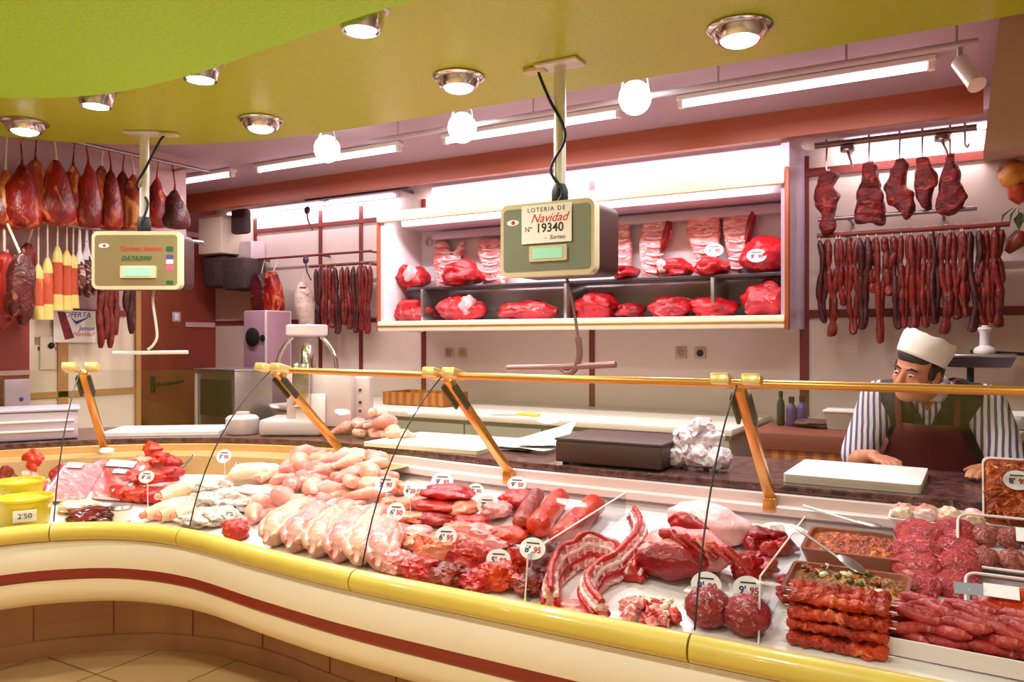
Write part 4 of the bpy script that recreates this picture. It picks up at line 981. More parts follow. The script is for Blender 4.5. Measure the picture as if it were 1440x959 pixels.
for k, (px, yb, mt, lab) in enumerate([(141, 492, 'chorizo', 'long chorizo hanging under the smaller scale, nearest the poster'), (149, 480, 'chorizo', 'long chorizo hanging under the smaller scale, second from the poster'), (156, 492, 'chorizo', 'long chorizo hanging under the smaller scale, third from the poster'), (163, 474, 'chorizo', 'shorter chorizo hanging under the smaller scale'), (178, 440, 'chorizo_dark', 'short black sausage hanging near the brown door'), (184, 472, 'chorizo_dark', 'longer black sausage hanging near the brown door')]):
    X = HX; q = at_X(px, 395, X); kk_ = X / ray(px, 395).x / FOC; zb = EYE + (480 - yb) * kk_; y = q.y
    t = thing('chorizo_string', lab, 'sausage', (X, y, HZ2), 0, 'sausages under the smaller scale')
    n = 22; L = HZ2 - zb - .06
    MB().tube([V((X, y + .006 * math.sin(j * .7 + k), HZ2 - .05 - L * j / n)) for j in range(n + 1)], [.02 * (.45 + .55 * min(1, abs(math.sin(math.pi * j / n * 3)) * 2)) + .004 for j in range(n + 1)], 10).build('sausage', M[mt], t)
    MB().tube([(HX, y, HZ2 + .012), (X, y, HZ2 - .055)], .004, 6).build('string', M['string'], t)
# poster
XP = PX + .03
c4 = [at_X(75, 482, XP), at_X(134, 475, XP), at_X(134, 438, XP), at_X(75, 441, XP)]
cy = (c4[0].y + c4[1].y) / 2; cz = (c4[0].z + c4[2].z) / 2; pw, ph_ = c4[1].y - c4[0].y, c4[2].z - c4[0].z
t = thing('price_poster', 'white ham offer poster with a dark red picture on the partition wall', 'poster', (XP, cy, cz))
pm = frame_m((XP, cy, cz), (0, 1, 0), (0, 0, 1))
MB().prism(rrect(pw, ph_, .004), .003, pm).build('sheet', M['paper'], t)
p2 = pm @ Matrix.Translation((0, 0, .0035))
MB().prism([(-.42 * pw, .45 * ph_), (-.24 * pw, .45 * ph_), (-.02 * pw, -.36 * ph_), (-.24 * pw, -.42 * ph_)], .001, p2).build('picture', plain('dark_red_print', (124, 34, 44), .6, var=.4, vscale=40), t)
MB().prism([(-.12 * pw, .3 * ph_), (.02 * pw, .16 * ph_), (.4 * pw, .34 * ph_), (.03 * pw, .06 * ph_)], .001, p2).build('blue_swoosh', M['ink_blue'], t)
text('heading', 'OFERTA', .05, M['ink_blue'], t, p2 @ Matrix.Translation((.06 * pw, .36 * ph_, 0)), shear=.2)
text('small_line', 'Jamon', .045, M['ink_blue'], t, p2 @ Matrix.Translation((.28 * pw, -.06 * ph_, 0)), shear=.2)
text('pink_line', 'Navidad', .045, M['ink_pink'], t, p2 @ Matrix.Translation((.2 * pw, -.24 * ph_, 0)), shear=.3)
# drawn notice on the white panel and a switch
q = at_X(66, 497, PX + .012); t = thing('wall_switch', 'white switch with a black knob on the pale wall panel', 'switch', q)
MB().box(q + V((.006, 0, 0)), (.012, .1, .22), bev=.004).build('plate', M['wall_white'], t); MB().blob(q + V((.018, .02, .05)), (.012, .022, .022), amp=0, sub=2).build('knob', M['black'], t)
q = at_X(66, 480, PX + .012); t = thing('wall_sticker', 'small grey notice above the switch on the pale wall panel', 'notice', q)
MB().box(q + V((.002, 0, .0)), (.003, .16, .05)).build('print', M['scale_bronze'], t, False); MB().box(q + V((.002, 0, -.05)), (.003, .12, .025)).build('line', M['ink_dark'], t, False)
q = at_X(22, 553, PX + .012); t = thing('socket_box', 'lilac socket box on the brown wall panel', 'socket', q)
MB().box(q + V((.012, 0, 0)), (.03, .16, .18), bev=.006).build('box', M['lilac'], t); MB().blob(q + V((.03, .02, -.04)), (.006, .014, .014), amp=0, sub=2).build('button', M['ink_blue'], t)
q = at_X(247, 446, -6.985); t = thing('light_switch', 'pale switch on the red brown end wall', 'switch', q)
MB().box(q + V((.008, 0, 0)), (.016, .1, .1), bev=.004).build('plate', M['lilac'], t); MB().box(q + V((.018, 0, 0)), (.008, .05, .07), bev=.003).build('rocker', M['white'], t)

# ================================================================== BEEF IN THE CABINET
CB = CY0 + .33
def cab_lump(px, pb, wp, hp, mt, lab, seed, top_shelf, y=CB, dep=.16, fatband=0, amp=.22):
    zf = 1.8725 if top_shelf else CZ0 + .081
    kk_ = y / ray(px, pb).y / FOC; q = at_Y(px, pb, y); w, h = wp * kk_ / 2, hp * kk_
    t = thing('beef_joint', lab, 'meat', (q.x, y, zf), 0, 'raw beef joints in the wall cabinet')
    o = MB().blob((q.x, y, zf + h * .47), (w, dep, h * .55), amp=amp, freq=1.7, seed=seed, sub=4, flat=.8, fine=.07).build('meat', M[mt], t)
    mz = min(v.co.z for v in o.data.vertices)
    for v in o.data.vertices: v.co.z += zf + .001 - mz
    if fatband:
        MB().blob((q.x + w * .5 * fatband, y - dep * .5, zf + h * .6), (w * .3, dep * .5, h * .4), rotm(0, 25 * fatband, 0), amp=.2, seed=seed + 3, sub=3).build('fat', M['fat'], t)
    return t
cab_lump(575, 402, 50, 32, 'beef', 'pointed red beef joint at the shaded end of the upper cabinet shelf', 1, True, fatband=1)
cab_lump(648, 400, 56, 34, 'beef', 'red beef joint at the foot of the first rib side in the cabinet', 2, True, y=CB - .05)
cab_lump(880, 385, 32, 20, 'beef_dark', 'small red beef joint on the upper shelf just past the hanging scale', 3, True, y=CB - .06)
cab_lump(950, 383, 50, 26, 'beef', 'low red beef joint with fat on the upper shelf between the rib sides', 4, True, fatband=-1)
cab_lump(1002, 384, 50, 24, 'beef', 'red beef joint at the foot of the price tagged rib side', 5, True, y=CB - .06)
cab_lump(1078, 382, 72, 52, 'beef', 'big round red beef joint with a price tag at the upper shelf end', 6, True, y=CB + .02, dep=.2, amp=.1)
for k, (px, wp, hp, mt, lab, fb) in enumerate([(583, 66, 32, 'beef_fat', 'spiky marbled beef joint at the shaded end of the lower cabinet shelf', 0), (650, 66, 36, 'beef_fat', 'marbled beef joint with a pale fat edge, second on the lower shelf', 1), (742, 84, 28, 'beef_fat', 'long low marbled beef joint under the hanging scale', 0), (838, 62, 36, 'beef', 'smooth red beef joint beside the hook of the hanging scale', 0), (888, 36, 22, 'beef_dark', 'smallest beef joint on the lower cabinet shelf', 0), (944, 62, 32, 'beef_fat', 'red beef joint with white fat lines on the lower shelf', 0), (1006, 66, 28, 'beef', 'smooth low beef joint second from the end of the lower shelf', 0), (1078, 66, 48, 'beef_fat', 'tall marbled beef joint at the bright end of the lower shelf', 0)]):
    cab_lump(px, 446, wp, hp, mt, lab, 11 + k, False, fatband=fb, y=CB - .04)
RB = [
 ('first rib side standing on the upper cabinet shelf, nearest its shaded end', [(614, 395), (611, 350), (614, 330), (630, 331), (634, 345), (640, 352), (646, 335), (655, 328), (652, 345), (645, 365), (640, 398)], 0),
 ('second rib side on the upper cabinet shelf, half hidden by the hanging scale', [(680, 395), (684, 372), (672, 350), (675, 332), (690, 328), (712, 330), (712, 396)], 0),
 ('rib side just past the hanging scale with straight pale bones', [(868, 386), (866, 346), (867, 304), (886, 304), (889, 345), (888, 386)], 0),
 ('tall rib side with a red strip on the upper shelf', [(903, 386), (900, 345), (902, 308), (915, 299), (928, 300), (934, 296), (942, 304), (946, 325), (938, 330), (932, 325), (930, 350), (926, 386)], 0),
 ('broad rib side with a price tag on the upper shelf', [(984, 384), (978, 350), (966, 325), (966, 300), (976, 293), (1012, 292), (1014, 320), (1010, 350), (1016, 384)], 0),
 ('narrow rib side with a dark red edge on the upper shelf', [(1028, 382), (1024, 350), (1018, 325), (1016, 298), (1028, 290), (1050, 290), (1060, 294), (1058, 310), (1050, 340), (1040, 382)], 0)]
for k, (lab, out, _) in enumerate(RB):
    y = CB + .14; P = [at_Y(px, py, y) for px, py in out]
    dz = 1.873 - min(p.z for p in P); P = [p + V((0, 0, dz)) for p in P]; c = sum(P, V()) / len(P)
    t = thing('beef_rib_section', lab, 'meat', (c.x, y, 1.873), 0, 'rib sides in the wall cabinet')
    o = outline_slab('ribs', P, (0, 1, 0), .07, M['ribs'], t, .012, .008, 14, k); mz = min(v.co.z for v in o.data.vertices)
    for v in o.data.vertices: v.co.z += 1.8735 - mz
    for j in range(6):                                       # bone ends showing across the inside of the side
        z = 1.94 + j * .062; xs = [p.x for p in P]; x0_, x1_ = min(xs), max(xs); m_ = (x0_ + x1_) / 2; wd = (x1_ - x0_) * .26
        if z < max(p.z for p in P) - .08:
            MB().tube([(m_ - wd, y - .033, z), (m_, y - .043, z - .012), (m_ + wd, y - .033, z - .004)], .009, 7).build('rib_bone', M['fat'], t)
    if k in (3, 5):
        ex = max(P, key=lambda p: p.x + p.z * .3)
        MB().blob(ex + V((-.02, -.02, -.09)), (.028, .04, .13), rotm(0, 12, 0), amp=.2, seed=k, sub=3).build('red_edge', M['beef_dark'], t)
# ================================================================== CONTENTS OF THE DISPLAY
M['chick'] = meat('chicken_skin', (248, 202, 178), (236, 158, 138), (255, 230, 214), 16, .55, .33, .6)
M['chick_pink'] = meat('pink_chicken', (244, 180, 168), (226, 128, 124), (255, 224, 214), 16, .56, .33, .6)
M['chick_pale'] = meat('pale_chicken', (250, 222, 190), (240, 196, 160), (255, 240, 222), 12, .55, .35, .3)
M['fillet'] = meat('orange_pink_fillet', (244, 150, 116), (228, 110, 86), (255, 200, 178), 12, .6, .3, .4)
M['tripe'] = meat('grey_tripe', (222, 206, 196), (192, 170, 160), (246, 236, 228), 22, .5, .4, .9)
M['pork_pink'] = meat('pink_pork', (244, 164, 160), (228, 120, 120), (255, 220, 216), 10, .6, .32, .4)
M['redmeat'] = meat('red_meat', (206, 50, 40), (160, 22, 20), (240, 150, 130), 16, .62, .3, .5)
M['orange_meat'] = meat('orange_marinated_meat', (222, 66, 20), (172, 30, 10), (240, 124, 62), 18, .64, .28, .5)
M['brown_meat'] = meat('brown_red_meat', (160, 56, 40), (96, 22, 18), (214, 120, 100), 16, .62, .3, .6)
M['mince'] = meat('minced_meat', (212, 58, 62), (164, 26, 34), (244, 160, 158), 60, .58, .4, .9)
M['mince_brown'] = meat('brownish_mince', (186, 98, 84), (150, 62, 54), (222, 150, 136), 50, .56, .4, .9)
M['liver'] = meat('dark_liver', (110, 24, 24), (74, 12, 16), (150, 60, 56), 8, .68, .2, .2)
M['orange_shred'] = meat('orange_marinade', (198, 84, 24), (140, 44, 12), (232, 140, 62), 34, .56, .3, 1.0, (1, 1, 1))
M['mushroom'] = meat('olive_orange_stew', (182, 100, 36), (112, 70, 26), (222, 172, 96), 34, .54, .3, 1.0)
M['brochette'] = meat('spiced_red_meat', (206, 60, 20), (150, 30, 12), (236, 130, 60), 24, .6, .3, .9)
M['clay'] = plain('brown_clay_dish', (150, 74, 46), .3, var=.08, coat=.4)
M['tray_white'] = plain('white_tray', (250, 238, 242), .35, var=.01)
M['ham_slice'] = meat('sliced_pink_meat', (228, 116, 108), (204, 84, 82), (244, 180, 170), 14, .54, .25, .2, (1, 3, 1))
M['yellow_tub'] = plain('yellow_tub', (224, 200, 44), .35, var=.03)
M['bone'] = plain('pale_bone', (244, 224, 200), .45, var=.05)
M['cutfat'] = M['fat']
def dk(px, py): return on_deck(px, py)
def kq(q): return (-q.x * SN + q.y * CS) / FOC
def axes(q):
    """unit vectors along the counter and towards the staff at q"""
    i = near(q.x, q.y); best = min(range(NP), key=lambda j: abs((V((q.x, q.y, 0)) - PATH[j]).dot(V((-NRM[j].y, NRM[j].x, 0)))))
    n = NRM[best]; return V((n.y, -n.x, 0)) * 1.0, n
def seat(o, zf):
    """lower the mesh of a single piece so that its lowest point touches zf"""
    mz = min(v.co.z for v in o.data.vertices)
    for v in o.data.vertices: v.co.z += zf - mz
def lump(name, lab, cat, px, py, wp, hp, mt, seed, dep=None, lift=0, group=None, amp=.2, rz=0, sub=4, fine=.06, freq=1.7, tilt=0):
    """meat piece: centre bottom at the photo point, width and height in photo pixels; returns the object (a single mesh)"""
    q = dk(px, py); k = kq(q); w, h = wp * k / 2, hp * k / 2; d = dep if dep else w * .8
    q = q + V((0, 0, lift))
    c = q + V((0, 0, h * .95)) + axes(q)[1] * d * .6
    o = MB().blob((0, 0, 0), (w, d, h), rotm(0, tilt, rz), amp=amp, freq=freq, seed=seed, sub=sub, flat=.75, fine=fine).build(name, M[mt])
    o.location = c; mz = min(v.co.z for v in o.data.vertices); c.z = deck_z(c.x, c.y) + lift - mz + .001; o.location = c
    tag(o, lab, cat, group); return o

# ---- price cards -------------------------------------------------
M['card'] = plain('price_card', (252, 246, 250), .5, var=.01)
M['navy'] = plain('navy_print', (60, 52, 110), .6); M['redprint'] = plain('red_print', (196, 40, 70), .6)
def card(px, py, bx, by, wp, hp, a, b_, lab, lean=24, yaw=18, depth=None, stick=True):
    D = dk(bx, by) if depth is None else None
    dpt = (-D.x * SN + D.y * CS) if D is not None else depth
    P = V((0, 0, EYE)) + ray(px, py) * dpt
    if D is None: D = P + V((0, 0, -.06))
    k = dpt / FOC; w, h = wp * k, hp * k
    t = thing('price_card', lab, 'price card', D, 0, 'oval price cards')
    m = Matrix.Translation(P) @ rotm(0, 0, yaw) @ rotm(-lean) @ FRONT
    MB().prism([(w / 2 * math.cos(2 * math.pi * j / 28), h / 2 * math.sin(2 * math.pi * j / 28)) for j in range(28)], .0025, m).build('oval', M['card'], t)
    m2 = m @ Matrix.Translation((0, 0, .003))
    text('price_digits', a, h * .40, M['navy'], t, m2 @ Matrix.Translation((-w * .18, -h * .06, 0)), bold=h * .012, extrude=.0003)
    text('price_cents', b_, h * .36, M['redprint'], t, m2 @ Matrix.Translation((w * .2, -h * .07, 0)), bold=h * .012, extrude=.0003)
    MB().box((0, 0, 0), (w * .5, h * .045, .0006)).bm.free()
    b = MB(); b.box((0, h * .24, .0004), (w * .5, h * .06, .0006)); b.bm.transform(m2); b.build('name_line', M['ink_dark'], t, False)
    if stick: MB().tube([D + V((0, 0, .004)), P + V((0, .004, -h * .2))], .0022, 6).build('stick', M['plexi'] if False else M['tray_white'], t)
    return t
for a in [
 (450, 648, 452, 664, 22, 18, "5'", '95', 'oval price card standing highest at the back of the chicken pieces heap'),
 (542, 681, 542, 722, 30, 24, "3'", '90', 'oval price card between the chicken pieces heap and the orange fillets'),
 (577, 690, 577, 730, 20, 22, "4'", '20', 'narrow turned price card beside the stacked red slabs'),
 (557, 720, 560, 760, 27, 26, "6'", '50', 'round price card in the middle of the orange fillets'),
 (622, 677, 622, 700, 32, 24, "9'", '95', 'price card above the top of the stacked red slabs'),
 (669, 690, 668, 712, 24, 20, "8'", '90', 'small price card at the back beside the stacked red slabs'),
 (685, 710, 684, 735, 30, 26, "7'", '95', 'price card in front of the small one by the orange steaks'),
 (727, 681, 728, 700, 28, 22, "9'", '50', 'price card at the very back above the red fillet by the orange rolls'),
 (627, 755, 627, 790, 32, 28, "6'", '95', 'tilted price card over the pink chops at the front'),
 (701, 787, 700, 822, 35, 29, "5'", '90', 'price card among the orange front steaks nearest the bumper'),
 (206, 671, 208, 716, 24, 18, "8'", '50', 'price card on the red pieces at the counter corner'),
 (315, 642, 316, 690, 22, 20, "3'", '95', 'price card above the big pale chicken'),
 (288, 700, 288, 712, 18, 14, "4'", '50', 'small leaning price card on the grey tripe'),
 (323, 724, 323, 742, 20, 12, "7'", '20', 'small price card above the little red meat lump'),
 (527, 645, 527, 655, 22, 10, "4'", '95', 'flat price card at the back ledge behind the chicken pieces'),
]: card(*a)
# card on a tall clear stem at the divider
D = dk(741, 842); card(749, 772, 741, 842, 38, 31, "8'", '95', 'price card on a tall thin stem in front of the clear divider', yaw=10)
# two cards on the clear ledge between the roast and the mince balls
lg = dk(1020, 842)
t = thing('card_ledge', 'clear narrow ledge carrying two price cards by the mince balls', 'ledge', lg)
c0 = dk(965, 842); c1 = dk(1080, 862); ym = (c0.y + c1.y) / 2
MB().box(((c0.x + c1.x) / 2, ym, c0.z + .028), (c1.x - c0.x, .055, .004)).build('plate', M['tray_white'], t)
MB().box(((c0.x + c1.x) / 2, ym + .025, c0.z + .014), (c1.x - c0.x, .004, .026)).build('upright', M['plexi'], t)
for px, lab, a, b_ in ((993, 'price card on the clear ledge, the one nearer the rib rack', "9'", '90'), (1052, 'price card on the clear ledge, the one nearer the clay dishes', "9'", '95')):
    P = at_Y(px, 823 if px < 1000 else 829, ym - .01)
    card(px, 823 if px < 1000 else 829, 0, 0, 42, 36, a, b_, lab, depth=(-P.x * SN + P.y * CS), stick=False, yaw=14)
# cards on the cabinet meats
for px, py, w_, a, b_, lab in ((1004, 352, 26, "1'", '95', 'oval price card pinned on the broad rib side in the cabinet'), (1064, 360, 27, "8'", '90', 'oval price card pinned on the big round beef joint in the cabinet')):
    P = at_Y(px, py, CB + .06 if px < 1040 else CB - .2)
    card(px, py, 0, 0, w_, 19, a, b_, lab, depth=(-P.x * SN + P.y * CS), stick=False, yaw=14, lean=4)

# ---- whole chickens in a row --------------------------------------
def chicken(lab, q, rz, s, seed, mt='chick', tilt=0):
    t = thing('whole_chicken', lab, 'chicken', q, rz, 'whole chickens in a row')
    rnd = random.Random(seed)
    b = MB(); b.capsule((0, -.08, .055), (0, .06, .06), .062, .052, 18); b.capsule((0, .05, .06), (0, .13, .05), .045, .028, 14)
    b.capsule((-.03, -.04, .075), (-.03, .05, .075), .035, .03); b.capsule((.03, -.04, .075), (.03, .05, .075), .035, .03); b.capsule((0, -.13, .05), (0, -.155, .045), .022, .012, 12)
    o = fused('body', M[mt], b, None, .009, 5); 
    for v in o.data.vertices: v.co += v.co.normalized() * noise.noise(v.co * 22 + V((seed, 0, 0))) * .006
    parts = [o]
    for sd in (-1, 1):
        b = MB(); b.tube([(sd * .045, .02, .075), (sd * .054, -.03, .074), (sd * .05, -.09, .066), (sd * .03, -.125, .062), (sd * .018, -.14, .06)], [.016, .03, .03, .02, .008], 12)
        parts.append(b.build('leg', M[mt]))
        b = MB(); b.tube([(sd * .052, .06, .07), (sd * .075, .02, .05), (sd * .066, -.03, .055), (sd * .07, .035, .075)], [.018, .02, .015, .008], 10)
        parts.append(b.build('wing', M[mt]))
    parts.append(MB().tube([(0, .12, .05), (.012, .17, .052), (.03, .215, .04), (.02, .25, .03)], [.026, .021, .018, .014], 12).build('neck', M['chick_pink']))
    for p in parts:
        p.parent = t; p.matrix_parent_inverse = Matrix.Identity(4)
    t.scale = s if hasattr(s, '__len__') else (s, s, s); t.rotation_euler = (R(tilt), 0, rz)
    return t
CK = [(360, 771, 'whole chicken in the row, the one nearest the little red meat lump'), (389, 779, 'whole chicken in the row, second from the little red meat lump'), (417, 787, 'whole chicken in the row, third from the little red meat lump'), (444, 794, 'whole chicken in the row, third from the dark glass seam'), (470, 800, 'whole chicken in the row, second from the dark glass seam'), (495, 806, 'whole chicken in the row, touching the dark glass seam')]
for k, (px, py, lab) in enumerate(CK):
    q = dk(px, py); ax, n = axes(q); c = q + n * .16; c.z = deck_z(c.x, c.y) + .004
    chicken(lab, c, math.atan2(n.y, n.x) - math.pi / 2 + R(26 + 2 * k), (.84, 1.3, 1.02), k + 1, ('chick', 'chick_pink')[k % 2], 9)
# a bigger pale one
q = dk(345, 698); ax, n = axes(q); c = q + n * .1; c.z = deck_z(c.x, c.y) + .01
t = chicken('big pale plucked chicken lying behind the grey tripe', c, math.atan2(n.y, n.x) - R(150), 1.0, 9, 'chick_pale'); t['group'] = 'whole poultry behind the tripe'

# ---- chicken pieces -------------------------------------------------
def drum(seed, mt):
    rnd = random.Random(seed); b = MB()
    b.tube([(-.06, 0, 0), (-.035, 0, .004), (0, .004, .008), (.04, .0, .004), (.075, 0, 0), (.085, 0, 0)], [.012, .032, .036, .024, .012, .013], 12); b.blob((.09, 0, 0), (.014, .014, .014), amp=.1, sub=2)
    return fused('chicken_piece', M[mt], b, None, .007, 3)
def wing(seed, mt):
    b = MB(); b.tube([(-.06, -.02, 0), (-.02, .025, .006), (0, .03, .008)], [.018, .023, .018], 10); b.tube([(0, .03, .008), (.04, .0, .006), (.065, -.03, 0)], [.018, .017, .008], 10)
    b.blob((-.01, .012, 0), (.035, .02, .012), amp=.1, sub=2); return fused('chicken_piece', M[mt], b, None, .007, 3)
def thigh(seed, mt):
    b = MB(); b.blob((0, 0, 0), (.062, .045, .026), amp=.22, seed=seed, sub=3); b.tube([(.03, .01, .0), (.07, .02, .0), (.095, .02, 0)], [.026, .018, .01], 10); return fused('chicken_piece', M[mt], b, None, .007, 3)
PROTO = [drum(1, 'chick_pink'), wing(2, 'chick'), thigh(3, 'chick_pink'), drum(4, 'chick'), thigh(5, 'chick'), wing(6, 'chick_pink')]
rnd = random.Random(11); used = set()
def piece(px, py, lift, rz, tilt, kind, lab, group, s=1.0):
    q = dk(px, py); base = PROTO[kind]
    if kind in used: o = base.copy(); COL.objects.link(o)
    else: o = base; used.add(kind)
    tag(o, lab, 'chicken piece', group); o.rotation_euler = (R(tilt * .6), R(tilt), rz); o.scale = (s, s, s)
    m = o.rotation_euler.to_matrix(); mz = min((m @ v.co).z for v in o.data.vertices) * s
    o.location = (q.x, q.y, deck_z(q.x, q.y) + lift - mz + .002); return o
G1 = 'raw chicken pieces heaped behind the whole chickens'; L1 = 'raw pink chicken piece in the heap behind the row of whole chickens'
for row, (y0, xs, lf) in enumerate([(740, (412, 438, 462, 486, 508), .0), (726, (398, 424, 450, 476, 502, 524), .0), (714, (408, 434, 460, 488, 514), .025), (704, (404, 426, 450, 476, 502, 526), .04), (694, (416, 440, 466, 492, 518, 536), .055), (684, (424, 446, 470, 496, 522), .065), (674, (432, 458, 484, 508, 530), .07)]):
    for x in xs: piece(x + rnd.uniform(-5, 5), y0 + rnd.uniform(-3, 3) + (x - 460) * .06, lf + rnd.uniform(0, .012), rnd.uniform(0, 6.28), rnd.uniform(-18, 18), rnd.randrange(6), L1, G1, rnd.uniform(1.1, 1.4))
G3 = 'pale poultry pieces beside the tripe'; L3 = 'pale raw poultry piece lying between the tripe and the chicken heap'
for x, y, lf in ((372, 736, 0), (384, 722, 0), (392, 708, .02), (366, 722, .01), (398, 694, .03), (378, 700, .01), (404, 682, .04), (356, 734, 0)): piece(x, y, lf, rnd.uniform(0, 6.28), rnd.uniform(-15, 15), rnd.randrange(6), L3, G3, rnd.uniform(1.0, 1.25))
# heap on the granite worktop beside the mincer
G2 = 'raw chicken pieces on the granite worktop'; L2 = 'raw chicken piece in the small heap on the granite worktop'
for j, (px, lf, s) in enumerate([(488, 0, 1.1), (508, 0, 1.15), (530, 0, 1.2), (553, 0, 1.2), (566, 0, 1.1), (520, .05, 1.15), (541, .055, 1.15), (532, .1, 1.1), (506, .04, 1.0)]):
    q = at_Z(px, 612 + (px - 480) * .1, .902); o = piece(500, 700, 0, rnd.uniform(0, 6.28), rnd.uniform(-15, 15), j % 6, L2, G2, s)
    m = o.rotation_euler.to_matrix(); mz = min((m @ v.co).z for v in o.data.vertices) * s; o.location = (q.x, q.y, .903 + lf - mz)

# ---- orange pink fillets -------------------------------------------
rnd = random.Random(5)
for row, (y0, xs) in enumerate([(702, (548, 568)), (722, (540, 566, 588)), (742, (534, 558, 584)), (760, (528, 552, 578)), (776, (522, 548, 572))]):
    for x in xs:
        lump('chicken_fillet', 'raw orange pink chicken fillet in the slanted rows past the dark glass seam', 'fillet', x, y0, 36, 17, ('fillet', 'chick_pink', 'fillet')[rnd.randrange(3)], rnd.randrange(99), lift=.004 * (4 - row), group='orange pink chicken fillets', rz=rnd.uniform(-30, 30), sub=3, dep=.06)
o = MB().tube([dk(506, 798) + V((0, .03, .012)), dk(540, 806) + V((0, .03, .014)), dk(566, 812) + V((0, .03, .012))], [.026, .03, .024], 8, flat=.6).build('film_roll', M['film_thick']); tag(o, 'crumpled clear film strip in front of the orange pink fillets', 'film')

# ---- stacked red slabs, rolls and steaks ----------------------------
for j, (px, py, w_, h_, lf, mt, lab) in enumerate([(605, 742, 78, 22, 0, 'beef_dark', 'lowest dark red slab of the stack under the back price card'), (608, 738, 82, 20, .035, 'redmeat', 'middle red slab of the stack under the back price card'), (618, 732, 84, 22, .068, 'beef', 'top red slab of the stack, with a pale fat seam'), (640, 738, 50, 24, .02, 'fillet', 'pinkish slab leaning on the stack of red slabs')]):
    lump('meat_slab', lab, 'meat', px, py, w_, h_, mt, 30 + j, dep=.085, lift=lf, group='stacked red slabs', amp=.12, fine=.04)
for j, (px, py, w_, h_, mt, lab) in enumerate([(668, 766, 66, 24, 'fillet', 'pale orange steak in front of the red slab stack'), (655, 752, 50, 22, 'redmeat', 'red steak between the slab stack and the orange rolls'), (706, 772, 52, 22, 'orange_meat', 'orange steak with a dark hollow below the small price cards'), (722, 722, 56, 26, 'redmeat', 'long red fillet at the back under the last price card'), (690, 738, 44, 24, 'pork_pink', 'pink steak half hidden behind the twin price cards')]):
    lump('meat_steak', lab, 'meat', px, py, w_, h_, mt, 50 + j, dep=.07, lift=.004 * j, group='steaks behind the front row', amp=.2)
for j, (a, e, r, mt, lab) in enumerate([((735, 752), (752, 716), .038, 'brown_meat', 'dark brown meat roll, first of the three marinated rolls'), ((757, 758), (786, 718), .044, 'orange_meat', 'middle orange marinated meat roll'), ((790, 778), (835, 730), .046, 'orange_meat', 'long orange marinated meat roll behind the clear divider')]):
    A, E = dk(*a), dk(*e); zA, zE = deck_z(A.x, A.y) + r, deck_z(E.x, E.y) + r; A.z, E.z = zA, zE
    b = MB(); b.capsule(A, E, r, r * .9, 18); o = b.build('meat_roll', M[mt])
    for v in o.data.vertices: v.co += (v.co - (A + E) / 2).normalized() * (noise.noise(v.co * 16) * .012 + noise.noise(v.co * 38) * .01)
    seat(o, min(zA, zE) - r + .006); tag(o, lab, 'meat', 'marinated rolls')
# front row against the glass
FR = [(548, 826, 62, 34, 'pork_pink', 'pink chop at the front beside the film strip'), (585, 836, 60, 34, 'redmeat', 'red chop with a pale rim in the front row'), (612, 806, 74, 40, 'fillet', 'large pale pink chop under the tilted price card'), (625, 846, 56, 36, 'brown_meat', 'brownish red lump in the front row against the bumper'), (654, 822, 66, 40, 'redmeat', 'red lump with pink fat in the middle of the front row'), (664, 852, 50, 32, 'beef_fat', 'small marbled lump in the front row against the bumper'), (694, 850, 66, 40, 'orange_meat', 'bright orange steak in the front row under its price card'), (668, 790, 80, 36, 'pork_pink', 'pink flap of meat behind the front row'), (724, 832, 54, 44, 'redmeat', 'red steak in the front row beside the price card'), (738, 858, 52, 34, 'brown_meat', 'dark brown lump at the end of the front row by the divider'), (768, 838, 52, 42, 'brown_meat', 'dark red slab seen through the clear divider'), (778, 815, 50, 34, 'liver', 'dark liver slice seen through the clear divider'), (640, 778, 60, 26, 'fillet', 'thin pale slice on top behind the tilted price card')]
for j, (px, py, w_, h_, mt, lab) in enumerate(FR):
    lump('meat_cut', lab, 'meat', px, py - 15, w_, h_, mt, 70 + j, dep=.055, lift=.0, group='front row cuts', amp=.24, fine=.2, rz=(j * 37) % 40 - 20)

# ---- clear dividers ---------------------------------------------------
def divider(pa, pb, h, lab):
    A, E = dk(*pa), dk(*pb); x = (A.x + E.x) / 2; A.x = E.x = x
    t = thing('clear_divider', lab, 'divider', (A + E) / 2)
    zA, zE = deck_z(A.x, A.y), deck_z(E.x, E.y)
    b = MB(); vs = [(x, A.y, zA + .002), (x, E.y, zE + .002), (x, E.y, zE + h * .55), (x, A.y + .02, zA + h)]
    a_ = [b.bm.verts.new(V(v) + V((-.002, 0, 0))) for v in vs]; c_ = [b.bm.verts.new(V(v) + V((.002, 0, 0))) for v in vs]
    b.bm.faces.new(a_); b.bm.faces.new(c_[::-1])
    for j in range(4): b.bm.faces.new((a_[j], a_[(j + 1) % 4], c_[(j + 1) % 4], c_[j]))
    b.build('sheet', M['plexi'], t, False)
    MB().tube([vs[3], vs[2]], .0028, 6).build('top_edge', M['tray_white'], t); MB().tube([vs[0], vs[3]], .0028, 6).build('front_edge', M['tray_white'], t)
divider((752, 856), (868, 722), .15, 'clear plastic divider between the marinated meat and the rib rack')
divider((1082, 910), (1120, 765), .17, 'clear plastic divider between the beef and the clay dishes')

